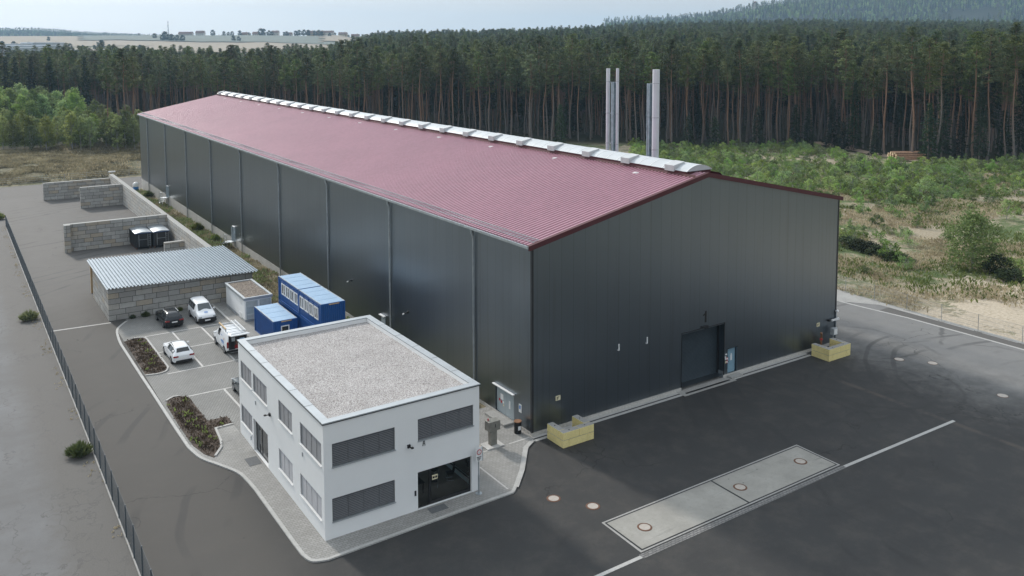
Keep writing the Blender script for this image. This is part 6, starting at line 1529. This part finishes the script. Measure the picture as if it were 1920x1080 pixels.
# shrubs on the clearing right of the hall
sh = [plant("meadow_shrub", "foliage", "stem", shrub_meshes(700+i, H=[1.5, 2.0, 2.6, 1.2, 1.8][i], Rc=[1.0, 1.1, 1.2, 1.1, 1.4][i], leaf=.20), MAT['shrub'], MAT['birchbark'], "x", "shrub", (0, 0, -70)) for i in range(5)]
TRK = [terr(px, py) for px, py in ((1525, 267), (1545, 271), (1575, 276), (1610, 284), (1645, 291), (1680, 297), (1730, 305))]
tk = MB(); rows_ = []
for i, (x, y, z) in enumerate(TRK):
    a = TRK[max(0, i-1)]; b = TRK[min(len(TRK)-1, i+1)]; d = Vector((b[0]-a[0], b[1]-a[1])).normalized(); hw = 2.6*(1-.5*i/(len(TRK)-1))
    rows_.append([(x-d.y*hw*q, y+d.x*hw*q, tz(x-d.y*hw*q, y+d.x*hw*q)+.22) for q in (-1, -.3, .3, 1)])
tk.add([p for r in rows_ for p in r], [(4*i+j, 4*i+j+1, 4*i+j+5, 4*i+j+4) for i in range(len(rows_)-1) for j in range(3)])
tk.build("forest_track", MAT['track'])['kind'] = 'structure'
_t = sorted((float(DU(x, y)[1]), float(DU(x, y)[0])) for x, y, z in TRK); TU = [q[0] for q in _t]; TD = [q[1] for q in _t]
cand = []
for _ in range(14000):
    u = rng.uniform(.14, .64); D = rng.uniform(92, edge_d(u)-2); x, y = XY(u, D)
    if x < 53 or (x < 60 and y < 20): continue
    den = .10+.9*float(sstep(D, 135, 205)); den *= .25+1.5*float(sstep(vnoise(x, y, 13, 6), .35, .75))
    if y < 14 and x < 90: den *= .25
    den *= .55+.45*float(sstep(D, 150, 185))
    if rng.random() > den*.9: continue
    tdist = float(np.interp(u, TU, TD))-D
    if .345 < u < .49 and -5 < tdist < (24 if u < .44 else 13): continue
    cand.append((x, y, D))
keep = []
cell = {}
for (x, y, D) in cand:
    key = (int(x/1.5), int(y/1.5)); md = 2.0
    if any((x-a)**2+(y-b)**2 < md for kx in (-1, 0, 1) for ky in (-1, 0, 1) for a, b in cell.get((key[0]+kx, key[1]+ky), [])): continue
    cell.setdefault(key, []).append((x, y)); keep.append((x, y, D))
keep.sort(key=lambda q: q[2])
print("shrubs", len(keep))
for k, (x, y, D) in enumerate(keep[:250]):
    i = rr.randrange(5); s_ = rr.uniform(.55, 1.25); z = tz(x, y)-.05
    sec_ = 0 if D < 130 else (1 if D < 165 else 2)
    lab = ("small green shrub scattered over the dry ground nearest the yard fence", "green shrub on the dry clearing right of the hall", "green shrub in the thicker growth towards the forest")[sec_]; grp = ("shrubs near the yard fence", "shrubs on the clearing", "shrubs towards the forest")[sec_]
    if sh[i].location.z < -60: sh[i].location = (x, y, z); sh[i]['label'] = lab; sh[i]['group'] = grp; sh[i].scale = (s_, s_, s_)
    else: clone_thing(sh[i], (x, y, z), rr.random()*6.28, (s_, s_, s_*rr.uniform(.8, 1.2)), lab, grp)
rest = keep[250:]
gn_scatter("shrub_thicket", [(x, y, tz(x, y)-.05) for x, y, D in rest], [rng.uniform(.55, 1.35) for _ in rest], [parts_of(q) for q in sh])
x, y, z = site(1822, 512)
plant("birch_bush", "crown", "stem", birch_meshes(900, H=7.2, Rc=3.3, leaf=.26, ncl=190, cb=.05, npc=34, stems=5), MAT['bush'], MAT['birchbark'], "large bushy young birch standing alone above the sand on the right", "bush", (x, y, tz(x, y)-.1))
low = plant("low_bush", "foliage", "stem", shrub_meshes(910, H=2.2, Rc=2.2, leaf=.24, ncl=60, npc=30), MAT['darkshrub'], MAT['birchbark'], "dark spreading bush at the right foot of the large birch bush", "bush", (0, 0, 0))
x, y, z = site(1870, 520); low.location = (x, y, tz(x, y)-.1)
for k, (px, py, s_) in enumerate(((1895, 528, .8), (1590, 462, .8), (1612, 468, .8), (1650, 480, .75), (1672, 490, .7), (1690, 492, .6), (1630, 474, .8))):
    x, y, z = terr(px, py)
    clone_thing(low, (x, y, z-.15), k*1.3, (s_*1.3, s_*1.3, s_*.8), "dark low bramble in the row running right from the hall's right corner" if k else "smaller dark bush on the far right edge above the sand", "dark brambles right of the hall" if k else None)
# small tufts of dry grass, heather and weeds: ground cover
def tufts(name, P, H, W, mat, n=7):
    P = np.asarray(P); k = len(P)
    c = np.repeat(P, n, 0)+rng.normal(size=(k*n, 3))*np.array([W, W, 0]); hh = np.repeat(H if hasattr(H, '__len__') else np.full(k, H), n)*(.5+.8*rng.random(k*n))
    a = rng.random(k*n)*6.28; le = rng.normal(size=(k*n, 2))*.45
    tip = c+np.stack([le[:, 0]*hh, le[:, 1]*hh, hh], 1); sd_ = np.stack([np.cos(a), np.sin(a), 0*a], 1)*(hh*.16+.02)[:, None]; mid = c*.45+tip*.55
    q = np.stack([c, mid-sd_, tip, mid+sd_], 1)
    o = mesh_obj(name, quads_mesh(name, q, mat)); o['kind'] = 'stuff'; return o
P_ = []
for _ in range(9000):
    u = rng.uniform(.30, .63); D = 85+rng.random()**.8*110; x, y = XY(u, D)
    if x < 52.5 or D > edge_d(u): continue
    if float(vnoise(x, y, 7, 12)) < .42 or (x < 58+9*float(vnoise(x, y, 11, 31)) and y < -1): continue
    P_.append((x, y, tz(x, y)-.03))
tufts("dry_grass", P_, .42, .5, MAT['dry'], 9)
P_ = []
for _ in range(5000):
    u = rng.uniform(.25, .63); D = 85+rng.random()**.8*120; x, y = XY(u, D)
    if x < 52.5 or D > edge_d(u): continue
    if float(vnoise(x, y, 9, 14)) < .5 or (x < 60+8*float(vnoise(x, y, 11, 31)) and y < -1): continue
    P_.append((x, y, tz(x, y)-.03))
tufts("green_weeds", P_, .5, .6, MAT['weed'], 8)
P_ = []
for _ in range(15000):
    x = rng.uniform(-60, 26); y = 172+rng.random()*64
    if float(vnoise(x, y, 6, 15)) < .3: continue
    P_.append((x, y, tz(x, y)-.05))
tufts("heather", P_, .75, .5, MAT['brown'])
P_ = [(x, y, tz(x, y)) for x, y in zip(rng.uniform(-60, 26, 2600), 172+rng.random(2600)*64) if float(vnoise(x, y, 10, 16)) > .55]
tufts("heath_grass", P_, .7, .6, MAT['dry'], 7)
def inpoly(x, y, poly):
    c = False; j = len(poly)-1
    for i in range(len(poly)):
        if (poly[i][1] > y) != (poly[j][1] > y) and x < (poly[j][0]-poly[i][0])*(y-poly[i][1])/(poly[j][1]-poly[i][1])+poly[i][0]: c = not c
        j = i
    return c
P_ = []
for poly in (BED1, BED2):
    for _ in range(5000):
        x = rng.uniform(-21.5, -17.7); y = rng.uniform(9, 41)
        if inpoly(x, y, poly) and inpoly(x+.15, y, poly) and inpoly(x-.15, y, poly): P_.append((x, y, g(x, y)+.09))
P_ = np.array(P_); sel = rng.random(len(P_))
tufts("bed_plants", P_[sel < .42], .13, .14, MAT['bedbrown'], 7); tufts("bed_weeds", P_[sel > .985], .24, .13, MAT['weed'], 6)
P_ = []
for _ in range(1300):
    y = 7+rng.random()*140; x = rng.uniform(-4.4, -.2) if y > 62 else rng.uniform(-6.3, -.2)
    if y < 37 and x < -4.2: continue
    if float(vnoise(x, y, 3.5, 18)) > .50: P_.append((x, y, g(x, y)+.02))
tufts("wall_strip_weeds", P_, .40, .3, MAT['weed'], 8)
tufts("wall_strip_grass", [(x, y, g(x, y)+.02) for x, y in zip(rng.uniform(-5., -.3, 1500), rng.uniform(38, 146, 1500))], .30, .3, MAT['brown'], 8)
P_ = [(x, y, g(x, y)) for x, y in zip(-27.9+rng.normal(size=500)*.28, rng.uniform(-30, 118, 500)) if float(vnoise(x, y, 3, 21)) > .55]
tufts("fence_weeds", P_, .10, .07, MAT['dry'], 5)
def tuft_plant(seed, H, Rc, n=420):
    r = np.random.default_rng(seed); a = r.random(n)*6.28; q = r.random(n)**.7
    base = np.stack([np.cos(a)*q*Rc*.55, np.sin(a)*q*Rc*.55, 0*a], 1); h_ = H*(1-.55*q)*(.45+.6*r.random(n))
    tip = base+np.stack([np.cos(a)*(.15+.5*q)*Rc*.8, np.sin(a)*(.15+.5*q)*Rc*.8, h_], 1)+r.normal(size=(n, 3))*.07
    b2 = r.random(n)*6.28; sd_ = np.stack([np.cos(b2), np.sin(b2), .3*r.normal(size=n)], 1)*.045
    lo = base+(tip-base)*(r.random(n)*.45)[:, None]; mid = (lo+tip)*.5+np.array([0, 0, .06])
    m = MB(); 
    for k in range(5): m.tube([(0, 0, 0), tuple(tip[k]*.9)], [.012, .005], 4, cap=False)
    return m, np.stack([lo, mid-sd_, tip, mid+sd_], 1)
wp = plant("roadside_weed", "foliage", "stem", tuft_plant(930, 1.15, 1.0, 620), MAT['weed'], MAT['birchbark'], "bushy green weed on the old road side of the mesh fence, the nearest one", "weed", (-28.35, 15.6, -.05))
clone_thing(wp, (-28.6, 54.4, g(0, 54)), 1., (1.1, 1.1, 1.1), "bushy green weed by the mesh fence level with the block shed", None)
clone_thing(wp, (-28.3, 126, g(0, 126)), 2., (1.5, 1.5, 1.3), "pale green weed at the far visible end of the mesh fence", None)
for k, (x, y, s_, lab) in enumerate(((-17.9, 48.2, .5, "tall weed against the block shed wall left of the dark car"), (-19.2, 48.3, .38, "low weed at the left foot of the block shed wall"), (-14.3, 48.3, .38, "small weed at the shed wall behind the white passenger van"), (-1.4, 94., 1.1, "green bush on the weedy strip behind the dark containers"), (-1.1, 136., 1.1, "green bush at the far end of the white hall plinth"), (-1.2, 84., .9, "green bush by the plinth next to the nearer escape stair"), (-1.3, 23.8, 1.2, "young plant showing over the office roof edge by the hall wall"), (-.8, 7.2, .45, "small weed by the hall plinth near the double door"))):
    clone_thing(wp, (x, y, g(x, y)+.02), k*.9, (s_, s_, s_*1.25), lab, None)

# ------------------------------------------------------------------ far settlement
def gable(name, label, cat, px, D, wd, dp, h, rh, wallm, roofm, lift=0., group=None):
    u = (px-960)/1610; x, y = XY(u, D); z = tz(x, y)+lift; t = thing(name, label, cat, (x, y, z), -YAW, group)
    m = MB(); m.box(-wd/2, wd/2, -dp/2, dp/2, -4, h); m.add([(-wd/2, -dp/2, h), (-wd/2, dp/2, h), (-wd/2, 0, h+rh)], [(0, 2, 1)]); m.add([(wd/2, -dp/2, h), (wd/2, dp/2, h), (wd/2, 0, h+rh)], [(0, 1, 2)]); m.build("wall", wallm, t, world=False)
    m = MB(); e = .6
    for s_ in (-1, 1): m.add([(-wd/2-e, s_*(dp/2+e), h-.4), (wd/2+e, s_*(dp/2+e), h-.4), (wd/2+e, 0, h+rh+.15), (-wd/2-e, 0, h+rh+.15), (-wd/2-e, s_*(dp/2+e), h-.1), (wd/2+e, s_*(dp/2+e), h-.1), (wd/2+e, 0, h+rh+.4), (-wd/2-e, 0, h+rh+.4)], [(0, 1, 2, 3), (4, 5, 6, 7), (0, 1, 5, 4), (1, 2, 6, 5), (3, 0, 4, 7)])
    r = m.build("roof", roofm, t, world=False)
    if wd < 25: m = MB(); m.box(wd*.2, wd*.2+1.2, -.6, .6, h+rh*.5, h+rh+1.6); m.build("chimney", wallm, r, world=False)
    m = MB()
    n = max(2, int(wd/4))
    for k in range(n):
        a = -wd/2+wd*(k+.5)/n; m = MB(); m.box(a-.7, a+.7, -dp/2-.06, -dp/2-.01, h*.35, h*.35+1.5); m.build("window", MAT['pane'], t, world=False)
for (px, wd, h, rh, wm, nm) in ((352, 30, 5, 4.5, 'house', "long dark roofed farm barn, leftmost building on the horizon"), (379, 18, 7, 5, 'house', "farmhouse with a dark gable just right of the long barn on the horizon"), (462, 13, 4, 4, 'houseyel', "small house half hidden in the trees on the horizon left of centre"), (483, 14, 5, 4, 'house', "pale house low on the horizon left of the tall tree group"), (519, 15, 8, 4, 'house', "house with a steep dark roof standing among trees on the horizon"), (545, 12, 4, 4, 'house', "small pale house right of the tall tree on the horizon"), (585, 16, 7, 4, 'houseyel', "house behind a hedge of trees on the horizon"), (603, 18, 7, 4, 'houseyel', "broad ochre house on the horizon, left one of three in a row"), (620, 18, 7, 4, 'house', "broad house on the horizon, middle one of three in a row"), (645, 18, 7, 4, 'houseyel', "broad ochre house on the horizon, right one of three in a row"), (668, 17, 7.5, 4, 'houseyel', "ochre house at the right end of the village just before the forest")):
    gable("village_house", nm, "house", px, 1900, wd, 11, h, rh, MAT[wm], MAT['tile'], 0.)
for (px, D, wd, h, nm) in ((18, 1180, 62, 5, "white roofed industrial hall at the far left edge behind the forest"), (60, 1120, 70, 5, "wide white roofed industrial hall peeking over the trees at the far left"), (30, 1090, 66, 3, "low white roofed industrial hall closest to the forest at the far left"), (84, 1200, 46, 5, "white industrial hall beside the brown barn"), (124, 1060, 44, 2, "white flat roof just showing above the tree tops right of the brown barn"), (217, 1070, 26, 1.5, "small white roof showing above the tree tops below the round field tree")):
    u = (px-960)/1610; x, y = XY(u, D); z = tz(x, y); t = thing("industrial_building", nm, "industrial building", (x, y, z), -YAW)
    h += 6.5; m = MB(); m.box(-wd/2, wd/2, -14, 14, -6, h); m.build("wall", MAT['indwall'], t, world=False); m = MB(); m.box(-wd/2-.4, wd/2+.4, -14.4, 14.4, h, h+.7); m.build("roof", MAT['indroof'], t, world=False)
gable("brown_barn", "large brown barn with a low roof between white industrial halls", "barn", 100, 1230, 40, 26, 3.5, 4.5, MAT['tile'], MAT['tile'])
u = (319-960)/1610; x, y = XY(u, 1900); z = tz(x, y)
t = thing("radio_mast", "tall slim radio mast on the horizon at the left", "radio mast", (x, y, z))
m = MB(); m.tube([(x, y, z), (x, y, z+33)], [1.1, .55], 8); m.build("mast_tube", MAT['indwall'], t)
for zz, rr_ in ((25, 1.5), (27.5, 1.3), (32, .9)): m = MB(); m.tube([(x, y, z+zz), (x, y, z+zz+1.6)], rr_, 10); m.build("antenna_ring", MAT['white'], t)
m = MB(); m.box(x-9, x+10, y-4, y+4, z-2, z+3); m.build("base_building", MAT['indwall'], t)
u = (1413-960)/1610; x, y = XY(u, 2480); z = tz(x, y)
t = thing("hill_tower", "tiny pale tower on the skyline of the wooded hill at the right", "tower", (x, y, z)); m = MB(); m.box(x-4, x+4, y-4, y+4, z-2, z+24); m.build("wall", MAT['house'], t); m = MB(); m.add([(x-4.4, y-4.4, z+24), (x+4.4, y-4.4, z+24), (x+4.4, y+4.4, z+24), (x-4.4, y+4.4, z+24), (x, y, z+31)], [(0, 1, 4), (1, 2, 4), (2, 3, 4), (3, 0, 4)]); m.build("roof", MAT['tile'], t)
ft = plant("field_tree", "crown", "trunk", birch_meshes(950, H=14, Rc=5.5, leaf=1.3, ncl=70, cb=.12, npc=16, stems=1), MAT['darkshrub'], MAT['bark'], "round tree at the left end of the village trees on the horizon", "tree", (0, 0, -80))
FT = [(402, 1880, 1.0), (423, 1890, .8), (431, 1890, .7), (438, 1885, .8), (452, 1890, .9), (470, 1890, .6), (492, 1880, 1.25), (497, 1885, 1.2), (507, 1885, .95), (512, 1885, .8), (535, 1890, .7), (540, 1890, .8), (557, 1880, .9), (563, 1880, 1.0), (572, 1880, 1.05), (580, 1880, 1.0), (592, 1875, .9), (600, 1870, 1.0), (606, 1860, .8), (630, 1880, .6), (620, 1800, .7), (655, 1885, .6),
      (313, 1600, 1.3), (308, 1600, .9), (325, 1570, 1.), (335, 1560, .9), (345, 1550, .9), (440, 1560, .8), (450, 1550, .7), (293, 1720, .8), (264, 2150, .7), (193, 1270, 1.0), (134, 1250, .7), (58, 1220, .9), (30, 1300, .8), (70, 1300, .7), (8, 1300, .8), (45, 1280, .7), (95, 1600, .6), (180, 1260, .5), (208, 1250, .6), (240, 1240, .45), (265, 1260, .5), (158, 1250, .5), (15, 1150, .6), (26, 1150, .6), (56, 1150, .6)]
for k, (px, D, s_) in enumerate(FT):
    u = (px-960)/1610; x, y = XY(u, D); z = tz(x, y)-.3
    far = D > 1700 and px > 380
    lab = ("round bushy tree among the village houses on the horizon" if far else "round bluish tree standing alone or in a hedge on the far fields"); grp = "village trees on the horizon" if far else "trees on the far fields"
    if k == 0: ft.location = (x, y, z); ft.scale = (s_,)*3; ft['label'] = lab; ft['group'] = grp
    else: clone_thing(ft, (x, y, z), k*1.1, (s_*1.05, s_*1.05, s_*.95), lab, grp)

# ------------------------------------------------------------------ air
hz = MB().box(-5400, 5400, -5400, 5400, -14, 260)
hm = bpy.data.materials.new("haze_air"); hm.use_nodes = True; nt = hm.node_tree; nt.nodes.remove(nt.nodes["Principled BSDF"])
pv = N(nt, 'ShaderNodeVolumePrincipled'); pv.inputs['Color'].default_value = (.48, .74, 1.0, 1); pv.inputs['Density'].default_value = 1.35e-4; pv.inputs['Anisotropy'].default_value = .2
L(nt, pv.outputs[0], nt.nodes['Material Output'].inputs['Volume'])
o = hz.build("haze", hm); o['kind'] = 'stuff'
